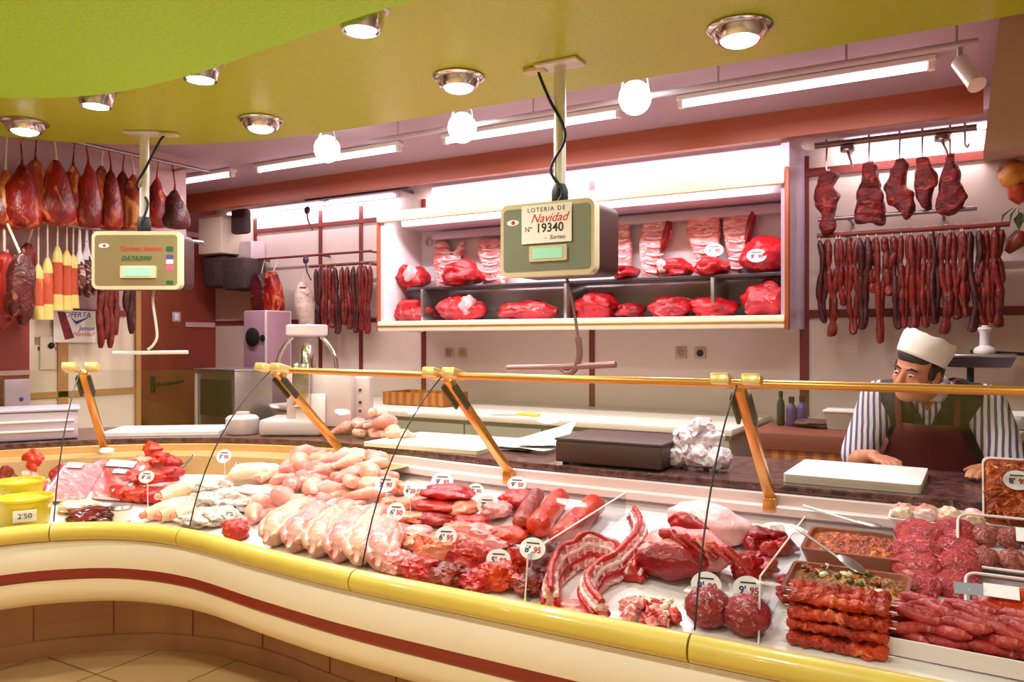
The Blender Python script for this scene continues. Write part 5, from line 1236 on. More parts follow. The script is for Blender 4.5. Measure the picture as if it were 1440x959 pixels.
# ---- ribs, loin, roast --------------------------------------------------
def rack(lab, path, h, th, mt, ribs, seed):
    P = [dk(*p) for p in path]; P = spline(P, 8); n = len(P)
    t = thing('rib_rack', lab, 'meat', P[n // 2])
    def at(j):
        p = P[j]; tg = (P[min(j + 1, n - 1)] - P[max(j - 1, 0)]); tg.z = 0; tg.normalize(); f = j / (n - 1)
        return p, V((-tg.y, tg.x, 0)), deck_z(p.x, p.y) + .003, h * (.75 + .3 * math.sin(math.pi * f)) * (1 + .12 * noise.noise(V((f * 7, seed, 2)))), th * (1 + .5 * noise.noise(V((f * 6, seed, 0))))
    rr = []
    for j in range(n):
        p, s, z0, hh, w = at(j)
        rr.append([V((p.x, p.y, z0)) + s * w * a_ + V((0, 0, hh * c_)) for a_, c_ in ((-1.1, .0), (1.1, .0), (1.25, .25), (.8, .6), (.5, 1), (-.5, 1), (-.8, .6), (-1.25, .25))])
    b = MB(); b.rings(rr); o = fused('meat', M[mt], b, t, .008, 2)
    for v in o.data.vertices: v.co += V((noise.noise(v.co * 30), noise.noise(v.co * 30 + V((5, 0, 0))), .6 * noise.noise(v.co * 30 + V((0, 5, 0))))) * .009
    for nm, off, zf, r, mm in (('red_edge', .0, 1.0, .011, 'redmeat'), ('red_band', 1.15, .42, .011, 'beef'), ('fat_band', 1.05, .68, .008, 'fat'), ('red_band', -1.15, .42, .011, 'beef'), ('fat_band', -1.0, .72, .008, 'fat')):
        pts = []
        for j in range(n):
            p, s, z0, hh, w = at(j); pts.append(V((p.x, p.y, z0 + hh * zf)) + s * w * off * (1 - .35 * zf) + V((0, 0, noise.noise(p * 25 + V((off, 0, 0))) * .006)))
        MB().tube(pts, [r * (.8 + .5 * abs(noise.noise(q * 40))) for q in pts], 8).build(nm, M[mm], t, angle=80)
    for j in range(ribs):
        f = (j + .7) / (ribs + .4); p, s, z0, hh, w = at(int(f * (n - 1)))
        for sg in (-1, 1):
            MB().tube([V((p.x, p.y, z0 + .01)) + s * w * 1.2 * sg, V((p.x, p.y, z0 + hh * .5)) + s * w * 1.02 * sg, V((p.x, p.y, z0 + hh * .98)) + s * w * .5 * sg], [.004, .0055, .005], 7).build('rib_bone', M['cutfat'], t)
    return t
rack('curved lamb rib rack beside the clear divider, nearest the bumper', [(774, 866), (776, 840), (792, 815), (822, 800), (852, 798), (872, 806)], .1, .018, 'ribs', 11, 1)
rack('long thin rib rack winding up to the back of the well', [(846, 880), (826, 856), (836, 836), (866, 818), (892, 790), (900, 764), (892, 740)], .085, .02, 'ribs', 9, 2)
o = lump('bone_strip', 'pale pink strip of bone ends lying along the first rib rack', 'meat', 800, 868, 50, 16, 'pork_pink', 4, dep=.05, amp=.3)
# short strip of back ribs
t = rack('short stack of pink ribs beside the cut loin', [(890, 822), (902, 802), (918, 786), (925, 772)], .06, .028, 'redmeat', 4, 3)
# loin
q = dk(950, 826); k = kq(q)
t = thing('beef_loin', 'cut beef loin with a dark red face and white rim beside the rib racks', 'meat', q)
c = q + V((0, .1, .062)); zd = deck_z(c.x, c.y)
c.z = zd + .07
o = MB().blob(c, (.135, .12, .068), rotm(0, 0, -6), amp=.16, seed=2, sub=4, flat=.9, fine=.08).build('fat', M['pork_pink'], t)
o = MB().blob(c + V((-.015, -.095, -.012)), (.118, .04, .052), rotm(0, -6, -6), amp=.12, seed=5, sub=4, fine=.04).build('lean_face', M['beef_dark'], t)
for j in range(5):
    a = c + V((-.06 + .045 * j, -.05 - .012 * j, .06 - .004 * j)); MB().tube([a, a + V((.04, -.02, .01)), a + V((.1, -.035, -.03))], [.016, .013, .01], 8).build('rib', M['redmeat'], t)
# roast with fat cap
q = dk(985, 776); t = thing('roast_joint', 'rolled roast with a pale fat cap and red face at the back of the well', 'meat', q)
c = q + V((0, .1, 0)); c.z = deck_z(c.x, c.y) + .062
MB().blob(c, (.15, .1, .062), rotm(0, 8, -12), amp=.1, seed=7, sub=4, flat=.9).build('fat_cap', M['fat'], t)
MB().blob(c + V((-.035, -.082, -.006)), (.085, .028, .045), rotm(0, 12, -10), amp=.14, seed=3, sub=4).build('lean_face', M['beef'], t)
# diced beef heaps
rnd = random.Random(8)
def chunk_heap(cx, cy, n, spx, spy, wp, mt, lab, group, name='beef_chunk', layers=.03):
    for j in range(n):
        a = rnd.uniform(0, 6.28); r = math.sqrt(rnd.random()); lf = layers * (1 - r) * (j % 3)
        lump(name, lab, 'meat', cx + math.cos(a) * r * spx, cy + math.sin(a) * r * spy, wp * rnd.uniform(.8, 1.2), wp * rnd.uniform(.6, .9), mt[j % len(mt)], rnd.randrange(200), lift=lf, group=group, sub=3, amp=.28, rz=rnd.uniform(0, 180))
chunk_heap(1078, 776, 15, 34, 10, 30, ('beef', 'redmeat', 'beef_dark'), 'red beef chunk in the heap between the roast and the clay dishes', 'beef chunks at the back')
chunk_heap(1050, 818, 12, 28, 9, 34, ('beef', 'redmeat'), 'raw red beef chunk in the heap behind the two ledge price cards', 'beef chunks behind the ledge')
chunk_heap(1112, 838, 5, 10, 16, 26, ('redmeat', 'orange_meat'), 'orange red chunk in the small heap past the second clear divider', 'chunks past the divider')
# bony chunks
for j in range(13):
    a = rnd.uniform(0, 6.28); r = math.sqrt(rnd.random()); px, py = 908 + math.cos(a) * r * 40, 880 + math.sin(a) * r * 13 + math.cos(a) * r * 8
    q = dk(px, py); c = q + V((0, .03, 0)); c.z = deck_z(c.x, c.y) + .022 + .016 * (1 - r)
    t = thing('bony_chunk', 'chopped bony meat chunk in the heap between the ribs and the mince balls', 'meat', c, 0, 'chopped bony chunks'); rz = rnd.uniform(0, 180)
    MB().blob(c, (.028, .02, .02), rotm(0, 0, rz), amp=.35, seed=j, sub=3, fine=.1).build('meat', M[('pork_pink', 'redmeat')[j % 2]], t)
    d = V((math.cos(R(rz)), math.sin(R(rz)), .5)); MB().tube([c, c + d * .026, c + d * .034], [.009, .01, .007], 8).build('bone', M['bone'], t)
# mince balls in film
for px, py, lab, sd in ((988, 896, 'round film wrapped mince ball nearer the bony chunks', 1), (1044, 908, 'round film wrapped mince ball nearer the second clear divider', 2)):
    q = dk(px, py); c = q + V((0, .055, 0)); c.z = deck_z(c.x, c.y) + .054
    t = thing('mince_ball', lab, 'meat', c, 0, 'film wrapped mince balls')
    o = MB().blob(c, (.06, .06, .052), amp=.06, seed=sd, sub=4, fine=.05).build('mince', M['mince'], t)
    MB().blob(c, (.064, .064, .056), amp=.12, freq=3.5, seed=sd, sub=4, fine=.06).build('film', M['film'], t)
# ================================================================== DISHES AND TRAYS, RIGHT END
def tray(name, lab, cat, c, wx, dy, h, mt, rz=0, tilt=0, th=.006, flare=.012, group=None, zb=None):
    """open tray, c = centre of its bottom"""
    t = thing(name, lab, cat, c, 0, group)
    m = Matrix.Translation(c) @ rotm(0, 0, rz) @ rotm(tilt)
    def ring(a, z): return [m @ V((x + (a if x > 0 else -a), y + (a if y > 0 else -a), z)) for x, y in rrect(wx, dy, .02, 4)]
    MB().rings([ring(0, 0), ring(flare, h), ring(flare - th, h), ring(-th, th), ], True, True).build('tray', M[mt], t, angle=35)
    return t, m
def heap(t, m, wx, dy, z0, hh, mt, seed, nm='filling', amp=.012, fr=46, stuff=True, n=64):
    b = MB(); rows = []
    for j in range(n + 1):
        row = []
        for i in range(n + 1):
            x, y = (i / n - .5) * wx, (j / n - .5) * dy; e = (1 - (abs(x) / wx * 2) ** 4) * (1 - (abs(y) / dy * 2) ** 4)
            p = V((x * fr, y * fr, seed)); z = z0 + hh * e + amp * (noise.noise(p) + .6 * noise.noise(p * 2.3)) * e
            row.append(m @ V((x, y, z)))
        rows.append(row)
    b.rings(rows, False, False); o = b.build(nm, M[mt], t, angle=180)
    if stuff: o['kind'] = 'stuff'
    return o
def spoon(lab, tip, end, mt='steel'):
    t = thing('serving_spoon', lab, 'spoon', tip, 0, 'spoons in the clay dishes')
    d = (end - tip); L = d.length; d.normalize()
    MB().tube([tip + d * .05, tip + d * (L * .6), end], [.005, .004, .006], 8).build('handle', M[mt], t)
    s = V((-d.y, d.x, 0)).normalized()
    b = MB(); b.blob((0, 0, 0), (.045, .028, .007), amp=0, sub=3); b.bm.transform(frame_m(tip + d * .02 + V((0, 0, .008)), d, s)); b.build('bowl', M[mt], t)
TRAYS = []
def place(px, py, off=0, h=0):
    q = dk(px, py); c = q + V((0, off, 0)); c.z = deck_z(c.x, c.y) + .003 + h; return c
# three clay dishes
c = place(1198, 806, .11); t, m = tray('clay_dish', 'brown clay dish of orange stew meat with a long spoon, the back one', 'dish', c, .27, .2, .05, 'clay', 0, 6, .01, .015)
heap(t, m, .27, .2, .034, .02, 'orange_shred', 1)
A = place(1232, 772, .0); A.z += .062; spoon('long steel spoon stuck in the back clay dish', A, at_Y(1130, 712, A.y + .1))
c = place(1184, 866, .1); t, m = tray('clay_dish', 'brown clay dish of mushrooms and olives with a spoon, the front one', 'dish', c, .29, .19, .05, 'clay', 0, 6, .01, .015)
heap(t, m, .29, .19, .034, .018, 'mushroom', 2)
rnd = random.Random(3)
for j in range(14):
    p = m @ V((rnd.uniform(-.12, .12), rnd.uniform(-.075, .075), .058)); MB().blob(p, (.016, .009, .008), rotm(0, 0, rnd.uniform(0, 180)), amp=.25, seed=j, sub=2).build('mushroom_slice', M[('boardcream', 'orange_shred', 'mushroom')[j % 3]], t)
for j in range(5):
    p = m @ V((rnd.uniform(-.1, .12), rnd.uniform(-.07, .06), .06)); MB().blob(p, (.011, .009, .009), amp=.05, sub=2).build('olive', plain('green_olive', (96, 96, 36), .3), t)
A = place(1206, 838, .0); A.z += .066; spoon('steel spoon with an oval bowl in the mushroom dish', A, at_Y(1113, 738, A.y + .08))
# red brochettes in three layers
c0 = place(1172, 928, .08)
for lay, (n, z) in enumerate(((4, 0), (4, .03), (3, .06), (3, .09))):
    for j in range(n):
        lab = ('bottom', 'second', 'third', 'top')[lay]
        c = c0 + V((0, -.05 + .036 * j + .012 * (lay % 2) + .008 * lay, z)); c.z = max(c.z, deck_z(c.x, c.y) + .016 + z) + .002
        t = thing('meat_skewer', f'spiced red meat skewer in the {lab} layer of the stack against the bumper', 'skewer', c, 0, f'red skewers, {lab} layer')
        b = MB(); L = .1
        for i in range(8): b.blob(c + V((-L + .029 * i, rnd.uniform(-.003, .003), rnd.uniform(-.003, .003))), (.0175, .0185, .0165), amp=.3, seed=i + 9 * j + lay, sub=3)
        o = fused('meat', M['brochette'], b, t, .0048, 1)
        MB().tube([c + V((-L - .03, 0, 0)), c + V((L + .035, 0, 0))], .0018, 5).build('stick', M['boardcream'], t)
# white tray of pale rolls
c = place(1318, 782, .1, .05); t, m = tray('plastic_tray', 'white tray of pale pork rolls at the back behind the burger patties', 'tray', c, .26, .13, .035, 'tray_white', 0, 4)
for j in range(8):
    p = m @ V((-.1 + .066 * (j % 4), -.03 + .055 * (j // 4), .045)); a = rnd.uniform(-.5, .5)
    r_ = MB().blob(p, (.032, .02, .02), rotm(0, 0, a * 60), amp=.25, seed=j, sub=3, fine=.1)
    o = r_.build('pork_roll', M[('chick_pale', 'fat', 'chick')[j % 3]]); tag(o, 'pale rolled pork piece in the white tray behind the burger patties', 'meat', 'pale pork rolls')
MB().box(m @ V((0, 0, -.027)), (.2, .1, .04), bev=.004).build('riser', M['tray_white'], t)
# burger patties, two leaning stacks
for s_, (px, lab0) in enumerate(((1286, 'the stack beside the clay dishes'), (1344, 'the stack beside the mince tray'))):
    for r_ in range(4):
        c = place(px, 846 - r_ * 6, .06 + .042 * r_); c.z += .016 + .024 * r_
        t = thing('burger_patty', ('lowest', 'second', 'third', 'topmost')[r_] + ' raw burger patty in ' + lab0, 'burger', c, 0, 'raw burger patties')
        m = Matrix.Translation(c) @ rotm(34, 0, (s_ * 14 - 5))
        b = MB(); b.blob((0, 0, 0), (.066, .056, .021), amp=.06, seed=r_ + s_ * 5, sub=4, fine=.05); b.bm.transform(m); b.build('mince', M[('mince', 'redmeat')[(r_ + s_) % 2] if False else 'mince'], t)
        b = MB(); b.prism([(.07 * math.cos(q_ * .3), .06 * math.sin(q_ * .3)) for q_ in range(21)], .0015, m @ Matrix.Translation((0, 0, -.024))); b.build('paper_disc', M['film'], t)
# label on the sausages
c = place(1362, 872, .02); c.z += .07
t = thing('blank_label', 'blue grey blank label card behind the sausage pile', 'label', c)
b = MB(); b.box((0, 0, 0), (.068, .002, .03)); b.bm.transform(Matrix.Translation(c) @ rotm(-25, 0, 10)); b.build('card', plain('blue_grey_card', (176, 184, 206), .5), t, False)
MB().tube([V((c.x, c.y, deck_z(c.x, c.y) + .003)), c], .003, 6).build('stem', M['tray_white'], t)
# sausages in a white tray
c = place(1338, 948, .12); WX, DY = .42, .2
c.x += .04
t, m = tray('sausage_tray', 'wide white tray heaped with thin raw red sausages', 'tray', c, WX, DY, .05, 'tray_white', -3, 7, .005, .015)
M['sausage'] = meat('raw_sausage', (196, 64, 62), (158, 36, 40), (228, 130, 126), 40, .6, .3, .4)
SP = []
for v_ in range(4):
    pts = [V((-.055, rnd.uniform(-.008, .008), 0)), V((-.02, .006 * v_ - .008, 0)), V((.02, -.004 * v_ + .006, 0)), V((.055, rnd.uniform(-.008, .008), 0))]
    P = spline(pts, 4); n_ = len(P)
    SP.append(MB().tube(P, [.0135 * min(1, .25 + 3.2 * min(i, n_ - 1 - i) / n_) for i in range(n_)], 10).build('raw_sausage', M['sausage']))
first = set()
for lay, (nx, ny, z) in enumerate(((4, 6, .02), (4, 6, .042), (4, 5, .064), (3, 4, .084))):
    for i in range(nx):
        for j in range(ny):
            kd = rnd.randrange(4)
            if kd in first: o = SP[kd].copy(); COL.objects.link(o)
            else: o = SP[kd]; first.add(kd)
            x = ((i + .5) / nx - .5) * (WX - .06 - .02 * lay) + rnd.uniform(-.015, .015); y = ((j + .5) / ny - .5) * (DY - .02 - .015 * lay) + rnd.uniform(-.006, .006)
            o.location = m @ V((x, y, z + rnd.uniform(-.003, .003))); o.rotation_euler = (R(rnd.uniform(-20, 20)), R(rnd.uniform(-7, 7)), R(rnd.uniform(-28, 22) - 6)); o.scale = (1.12, 1.12, 1.12)
            tag(o, 'thin raw red sausage heaped in the wide white tray', 'sausage', 'raw sausages in the white tray')
# clear box of brownish mince burgers
c = place(1424, 838, .16, .05); t, m = tray('mince_tray', 'clear rounded tray of brownish minced rounds with a white label', 'tray', c, .24, .17, .045, 'film', 0, 38, .004, .012)
for x in (-.062, .0, .062):
    for y in (-.045, .035):
        o = MB().blob(m @ V((x, y, .028)), (.036, .036, .022), m.to_3x3().to_4x4(), amp=.15, seed=int(x * 900 + y * 700), sub=3, fine=.1).build('minced_round', M['mince_brown']); tag(o, 'brownish minced round packed in the clear rounded tray', 'meat', 'minced rounds in the clear tray')
MB().tube([m @ V((x * 1.0, y, .047)) for x, y in rrect(.264, .194, .03, 4)], .004, 6, loop=True).build('rim', M['tray_white'], t)
b = MB(); b.box((0, 0, 0), (.07, .05, .002)); b.bm.transform(m @ Matrix.Translation((.05, .03, .056))); b.build('label', M['card'], t, False)
MB().box(V((c.x, c.y + .03, c.z - .02)), (.2, .1, .07), bev=.004).build('riser', M['tray_white'], t)
# red tray under it
c = place(1428, 880, .05, .02); t, m = tray('meat_tray', 'clear tray of bright red meat with a white label under the mince tray', 'tray', c, .2, .11, .04, 'film', 0, 30, .004, .01)
heap(t, m, .19, .1, .02, .018, 'orange_meat', 4, fr=18)
MB().tube([m @ V((x, y, .042)) for x, y in rrect(.22, .13, .025, 4)], .004, 6, loop=True).build('rim', M['tray_white'], t)
b = MB(); b.box((0, 0, 0), (.08, .045, .002)); b.bm.transform(m @ Matrix.Translation((-.03, 0.0, .052))); b.build('label', M['card'], t, False)
# steep tray of orange shredded meat with a card
c = at_Y(1438, 745, 2.86); c.z = deck_z(c.x, c.y) + .02
c.z = EYE - (742 - 480) * 2.86 / ray(1438, 742).y / FOC
t, m = tray('shredded_meat_tray', 'steeply propped tray of orange marinated shredded meat at the back', 'tray', c + V((.02, 0, 0)), .24, .22, .03, 'tray_white', 0, 58, .005, .006)
m = m @ Matrix.Translation((0, .1, 0)); t.children[0].data.transform(Matrix.Translation(m.to_3x3() @ V((0, .1, 0)))); t.location = m.translation; t.children[0].matrix_parent_inverse = t.matrix_basis.inverted()
t.children[0].matrix_parent_inverse = Matrix.Translation(-V(t.location))
heap(t, m, .245, .225, .022, .02, 'orange_shred', 6, amp=.02, fr=22)
for j in range(40):
    x, y = rnd.uniform(-.11, .11), rnd.uniform(-.1, .1); a = rnd.uniform(0, 6.28); d = V((math.cos(a), math.sin(a), 0)) * .025
    MB().tube([m @ (V((x, y, .042)) - d), m @ V((x, y, .05)), m @ (V((x, y, .042)) + d)], [.003, .006, .003], 6).build('meat_strip', M['orange_shred'], t)
b = MB(); b.box((0, 0, 0), (.1, .012, .2)); b.bm.transform(Matrix.Translation(V((c.x + .02, c.y + .12, c.z - .01)))); b.build('prop', M['tray_white'], t, False)
P = at_Y(1428, 676, c.y + .02); card(1430, 676, 0, 0, 34, 28, "8'", '95', 'oval price card over the steep tray of shredded meat', depth=(-P.x * SN + P.y * CS), stick=False, yaw=10)

# ================================================================== LEFT END OF THE DISPLAY
for k, (px, py, wp, hp, lab) in enumerate(((24, 722, 66, 40, 'yellow plastic tub with a white label, the back one of the pair'), (32, 748, 72, 42, 'yellow plastic tub with a white label, the front one of the pair'))):
    q = dk(px, py); kk_ = kq(q); r = wp * kk_ / 2; ax, n = axes(q); c = q + n * r * .7; c.z = deck_z(c.x, c.y) + .01; h = hp * kk_
    t = thing('yellow_tub', lab, 'tub', c, 0, 'yellow tubs at the counter end')
    MB().lathe([(r * .82, 0), (r * .86, .004), (r, h * .8), (r * 1.04, h * .82), (r * 1.04, h * .9), (r * .96, h * .9), (r * .8, h * .5), (.001, h * .45)], c, 28).build('tub', M['yellow_tub'], t)
    MB().blob(c + V((0, 0, h * .72)), (r * .93, r * .93, h * .22), amp=.15, seed=k, sub=3).build('paste', M['yellow_tub'], t)
    d = V((-c.x, -c.y, 0)).normalized(); p = c + d * r * .97 + V((0, 0, h * .38)); s = V((-d.y, d.x, 0))
    b = MB(); b.box((0, 0, 0), (r * .8, h * .4, .003)); b.bm.transform(frame_m(p, s, V((d.x * .2, d.y * .2, 1)))); b.build('label', M['card'], t, False)
    text('label_text', "2'50", h * .25, M['navy'], t, frame_m(p + d * .003, s, V((d.x * .2, d.y * .2, 1))), extrude=.0003)
LEFT = [
 (8, 690, 34, 34, 'brown_meat', 'brown red joint at the frame edge behind the yellow tubs', 'meat'), (46, 672, 34, 40, 'orange_meat', 'orange red piece standing tall against the tan ledge'), (46, 698, 40, 30, 'pork_pink', 'pink slab in front of the tall orange red piece'), (88, 682, 40, 26, 'redmeat', 'red piece behind the packs of sliced meat'),
 (62, 712, 26, 14, 'chick_pale', 'pale fat slab beside the yellow tubs'), (108, 724, 60, 16, 'chick_pale', 'pale slab between the sliced meat packs and the liver'),
 (122, 742, 76, 22, 'liver', 'dark red liver lying against the bumper'), (150, 736, 40, 20, 'liver', 'smaller dark liver lobe beside the white pot'),
 (322, 762, 42, 32, 'redmeat', 'little red meat lump against the bumper beside the whole chickens')]
for j, r_ in enumerate(LEFT): lump('meat_cut', r_[5], 'meat', r_[0], r_[1], r_[2], r_[3], r_[4], 120 + j, group='cuts at the counter corner', amp=.22, fine=.1)
lump('meat_cut', 'dark purple cut leaning on the tan ledge behind the tongs', 'meat', 380, 668, 50, 22, 'brown_meat', 140, dep=.06)
# packs of sliced meat
for k, (px, py, w_, lab) in enumerate(((98, 712, .2, 'flat pack of pale pink sliced meat beside the yellow tubs'), (140, 708, .24, 'flat pack of reddish sliced meat with two white labels'))):
    q = dk(px, py); ax, n = axes(q); c = q + n * .13; c.z = deck_z(c.x, c.y) + .055
    t = thing('sliced_meat_pack', lab, 'pack', c, 0, 'packs of sliced meat')
    m = frame_m(c, ax * -1 if ax.x < 0 else ax, n + V((0, 0, .5))) @ rotm(0, 0, -10)
    b = MB(); b.prism(rrect(w_, .26, .015), .012, m); b.build('backing', M['tray_white'], t, angle=30)
    for j in range(5):
        b = MB(); b.prism(rrect(w_ * .86, .075, .02), .005, m @ Matrix.Translation((0, -.09 + .045 * j, .013 + .002 * j)) @ rotm(6)); b.build('meat_slice', M['ham_slice'], t, angle=30)
    b = MB(); b.prism(rrect(w_ * .97, .25, .015), .002, m @ Matrix.Translation((0, 0, .032))); b.build('film', M['film_dull'], t, angle=30)
    if k: 
        for x, y, a_, e_ in ((.02, .1, .13, .05), (.04, .04, .06, .03)):
            b = MB(); b.prism(rrect(a_, e_, .004), .001, m @ Matrix.Translation((x, y, .035))); b.build('label', M['card'], t, angle=30)
    else:
        b = MB(); b.prism(rrect(.07, .04, .004), .001, m @ Matrix.Translation((-.04, .1, .035))); b.build('label', M['card'], t, angle=30)
# red heap at the corner
for j, (px, py, w_, lf) in enumerate([(170, 706, 40, 0), (192, 710, 44, 0), (216, 710, 44, 0), (238, 704, 36, 0), (182, 694, 44, .03), (206, 694, 46, .03), (230, 690, 40, .03), (196, 682, 36, .06), (222, 676, 36, .06), (212, 668, 30, .085), (240, 676, 26, .04)]):
    lump('meat_piece', 'orange red meat piece in the heap around the corner price card', 'meat', px, py, w_, 22, ('redmeat', 'orange_meat', 'beef', 'fillet')[j % 4], 160 + j, lift=lf, group='orange red meat heap at the corner', sub=3, amp=.3, rz=j * 40)
# white pot
q = dk(170, 734); k = kq(q); t = thing('small_pot', 'small white pot with a metal lid beside the liver', 'pot', q)
q.z += .003; r = 15 * k
MB().lathe([(r * .8, 0), (r, .01), (r, .05), (r * .9, .055)], q, 20).build('pot', M['tray_white'], t); MB().lathe([(r * 1.02, .054), (r * 1.04, .058), (r * .9, .07), (r * .2, .074)], q, 20).build('lid', M['steel'], t)
# pale chicken legs
for j, (px, py, lab) in enumerate([(205, 736, 'pale poultry leg with pink end lying nearest the white pot'), (226, 738, 'pale poultry leg with pink end, second from the white pot'), (248, 738, 'pale poultry leg with pink end, third from the white pot'), (226, 722, 'upper pale poultry leg lying on the other pale ones'), (262, 722, 'pale poultry leg beside the grey tripe')]):
    q = dk(px, py); ax, n = axes(q); z = .035 + (.04 if j == 3 else 0); rt_ = V((CS, SN, 0))
    t = thing('poultry_leg', lab, 'meat', q, 0, 'pale poultry legs')
    a = q + V((0, 0, 0)); d = (n * .8 + rt_ * .7).normalized(); 
    pts = [a + d * s_ for s_ in (0, .05, .12, .2, .26)]
    for p in pts: p.z = deck_z(p.x, p.y) + z
    MB().tube(pts, [.022, .036, .042, .032, .018], 14).build('flesh', M['chick_pale'], t); b = MB().blob(pts[0] - d * .01, (.018, .018, .016), amp=.2, seed=j, sub=2); b.build('pink_end', M['fillet'], t)
# tripe heap
for j, (px, py, w_, h_, lf, lab) in enumerate([(268, 746, 54, 24, 0, 'lowest grey tripe piece against the bumper'), (296, 742, 50, 24, .0, 'grey tripe piece beside the little red lump'), (278, 730, 58, 26, .02, 'curled grey tripe piece in the middle of the tripe heap'), (306, 726, 52, 24, .02, 'grey tripe piece under the small price card'), (290, 712, 54, 22, .035, 'upper grey tripe piece behind its price card'), (336, 722, 46, 20, .0, 'grey white tripe flap beside the whole chickens')]):
    lump('tripe', lab, 'meat', px, py, w_, h_, 'tripe', 180 + j, lift=lf, group='grey tripe', amp=.34, fine=.16, dep=.075)
q = dk(352, 710); o = lump('pork_skin', 'smooth pale pink pork skin sheet behind the tripe', 'meat', 352, 712, 82, 16, 'fat', 190, dep=.07, lift=.03, amp=.12)
# tongs / steel rods lying across
for px0, py0, px1, py1, lab in ((332, 652, 388, 686, 'thin steel tongs leaning on the ledge behind the pale chicken'), (240, 682, 272, 642, 'thin steel fork leaning on the tan ledge by the corner price card')):
    a = dk(px1, py1) if py1 > py0 else dk(px0, py0); a.z += .03; e0 = (px0, py0) if py1 > py0 else (px1, py1); dd = -a.x * SN + a.y * CS; e = V((0, 0, EYE)) + ray(*e0) * (dd + .12)
    t = thing('serving_tongs', lab, 'tongs', a, 0)
    s = V((.008, .004, 0))
    for sg in (-1, 1): MB().tube([a + s * sg * 1.6, (a + e) / 2 + s * sg, e], [.004, .0035, .003], 6).build('arm', M['chrome'], t)
    MB().blob(e, (.01, .01, .008), amp=0, sub=2).build('joint', M['chrome'], t)
# ================================================================== THE SHOPKEEPER
M['skin'] = meat('skin', (206, 140, 106), (190, 112, 82), (218, 156, 122), 9, .6, .5, .06)
M['hair'] = plain('dark_hair', (46, 34, 28), .6, var=.3, vscale=60)
M['vest'] = plain('dark_vest', (54, 48, 50), .85, var=.12, vscale=20)
M['apron'] = plain('dark_red_apron', (98, 34, 40), .8, var=.12, vscale=14)
M['shirt'] = stripes('striped_shirt', (232, 222, 232), (98, 84, 120), 14, 'X', .8, 1.4, .5, .68)
M['collar'] = plain('pale_collar', (206, 190, 200), .8)
M['cap'] = plain('white_cloth_cap', (250, 244, 242), .85, var=.03, vscale=14)
M['trousers'] = plain('dark_trousers', (40, 40, 50), .85)
M['shoe'] = plain('dark_shoe', (28, 24, 22), .5)
pel, wai, che, nb = V((-.1, 3.93, .87)), V((-.11, 3.83, .94)), V((-.125, 3.68, 1.03)), V((-.13, 3.59, 1.135))
SH = {-1: V((-.31, 3.62, 1.095)), 1: V((.065, 3.6, 1.09))}
EL = {-1: V((-.4, 3.57, .84)), 1: V((.155, 3.52, .845))}
WR = {-1: V((-.31, 3.33, .889)), 1: V((.09, 3.28, .889))}
HD = V((-.165, 3.43, 1.212))
fwd = V((-.50, -.85, -.12)).normalized(); upv = (V((.30, .1, 1))).normalized(); sid = fwd.cross(upv).normalized(); upv = sid.cross(fwd).normalized()
HM_ = Matrix(((sid.x, fwd.x, upv.x, HD.x), (sid.y, fwd.y, upv.y, HD.y), (sid.z, fwd.z, upv.z, HD.z), (0, 0, 0, 1)))
per = thing('person', 'person in a white cap, striped shirt, dark vest and red apron leaning on the counter', 'person', (-.1, 3.95, 0)) # stands behind the worktop
def limb(b, pts, rad, seg=16):
    for k in range(len(pts) - 1): b.capsule(pts[k], pts[k + 1], rad[k], rad[k + 1], seg)
def torso(b, g=0.0):
    for s in (-.07, .07):
        limb(b, [pel + V((s, 0, 0)), wai + V((s, 0, 0)), che + V((s * 1.15, 0, 0)), che + V((s * 1.25, -.07, .06))], [.115 + g, .1 + g, .108 + g, .085 + g])
    limb(b, [SH[-1] + V((.03, 0, 0)), nb + V((0, .02, -.045)), SH[1] + V((-.03, 0, 0))], [.066 + g, .075 + g, .066 + g])
    limb(b, [wai, che], [.11 + g, .12 + g])
def arm(b, s, g=0.0, to=1.0):
    limb(b, [SH[s], SH[s] + (EL[s] - SH[s]) * min(1, to)], [.062 + g, .044 + g * 1.3])
b = MB(); torso(b)
for s in (-1, 1):
    arm(b, s); limb(b, [EL[s], WR[s]], [.043, .028])
    hip = pel + V((s * .09, .0, -.04)); kn = V((-.1 + s * .1, 3.92, .5)); an = V((-.1 + s * .11, 4.0, .09))
    limb(b, [hip, kn, an], [.098, .058, .038]); limb(b, [an + V((0, .02, -.03)), an + V((0, -.15, -.055))], [.036, .03])
    # hand : palm, four unequal bent fingers, thumb at the side
    w = WR[s]; d = V((.55 if s < 0 else -.35, -.75, 0)).normalized(); q = V((-d.y, d.x, 0)) * (1 if s < 0 else -1); dn = V((0, 0, -1))
    pc = w + d * .05 + dn * .004
    for t_ in (-.026, -.009, .009, .026): limb(b, [w + q * t_ * .5, w + d * .078 + q * t_ + dn * .008], [.016, .012], 10)
    for t_, L in ((-.03, .058), (-.0105, .072), (.0105, .078), (.03, .068)):
        a0 = w + d * .078 + q * t_ + dn * .008; a1 = a0 + d * L * .45 + V((0, 0, .004)); a2 = a1 + d * L * .35 + dn * .012; a3 = a2 + d * L * .2 + dn * .010
        limb(b, [a0, a1, a2, a3], [.0098, .009, .0082, .007], 9)
    a0 = w + d * .03 + q * .026; limb(b, [a0, a0 + d * .03 + q * .026 + dn * .006, a0 + d * .056 + q * .034 + dn * .012], [.013, .0105, .008], 9)
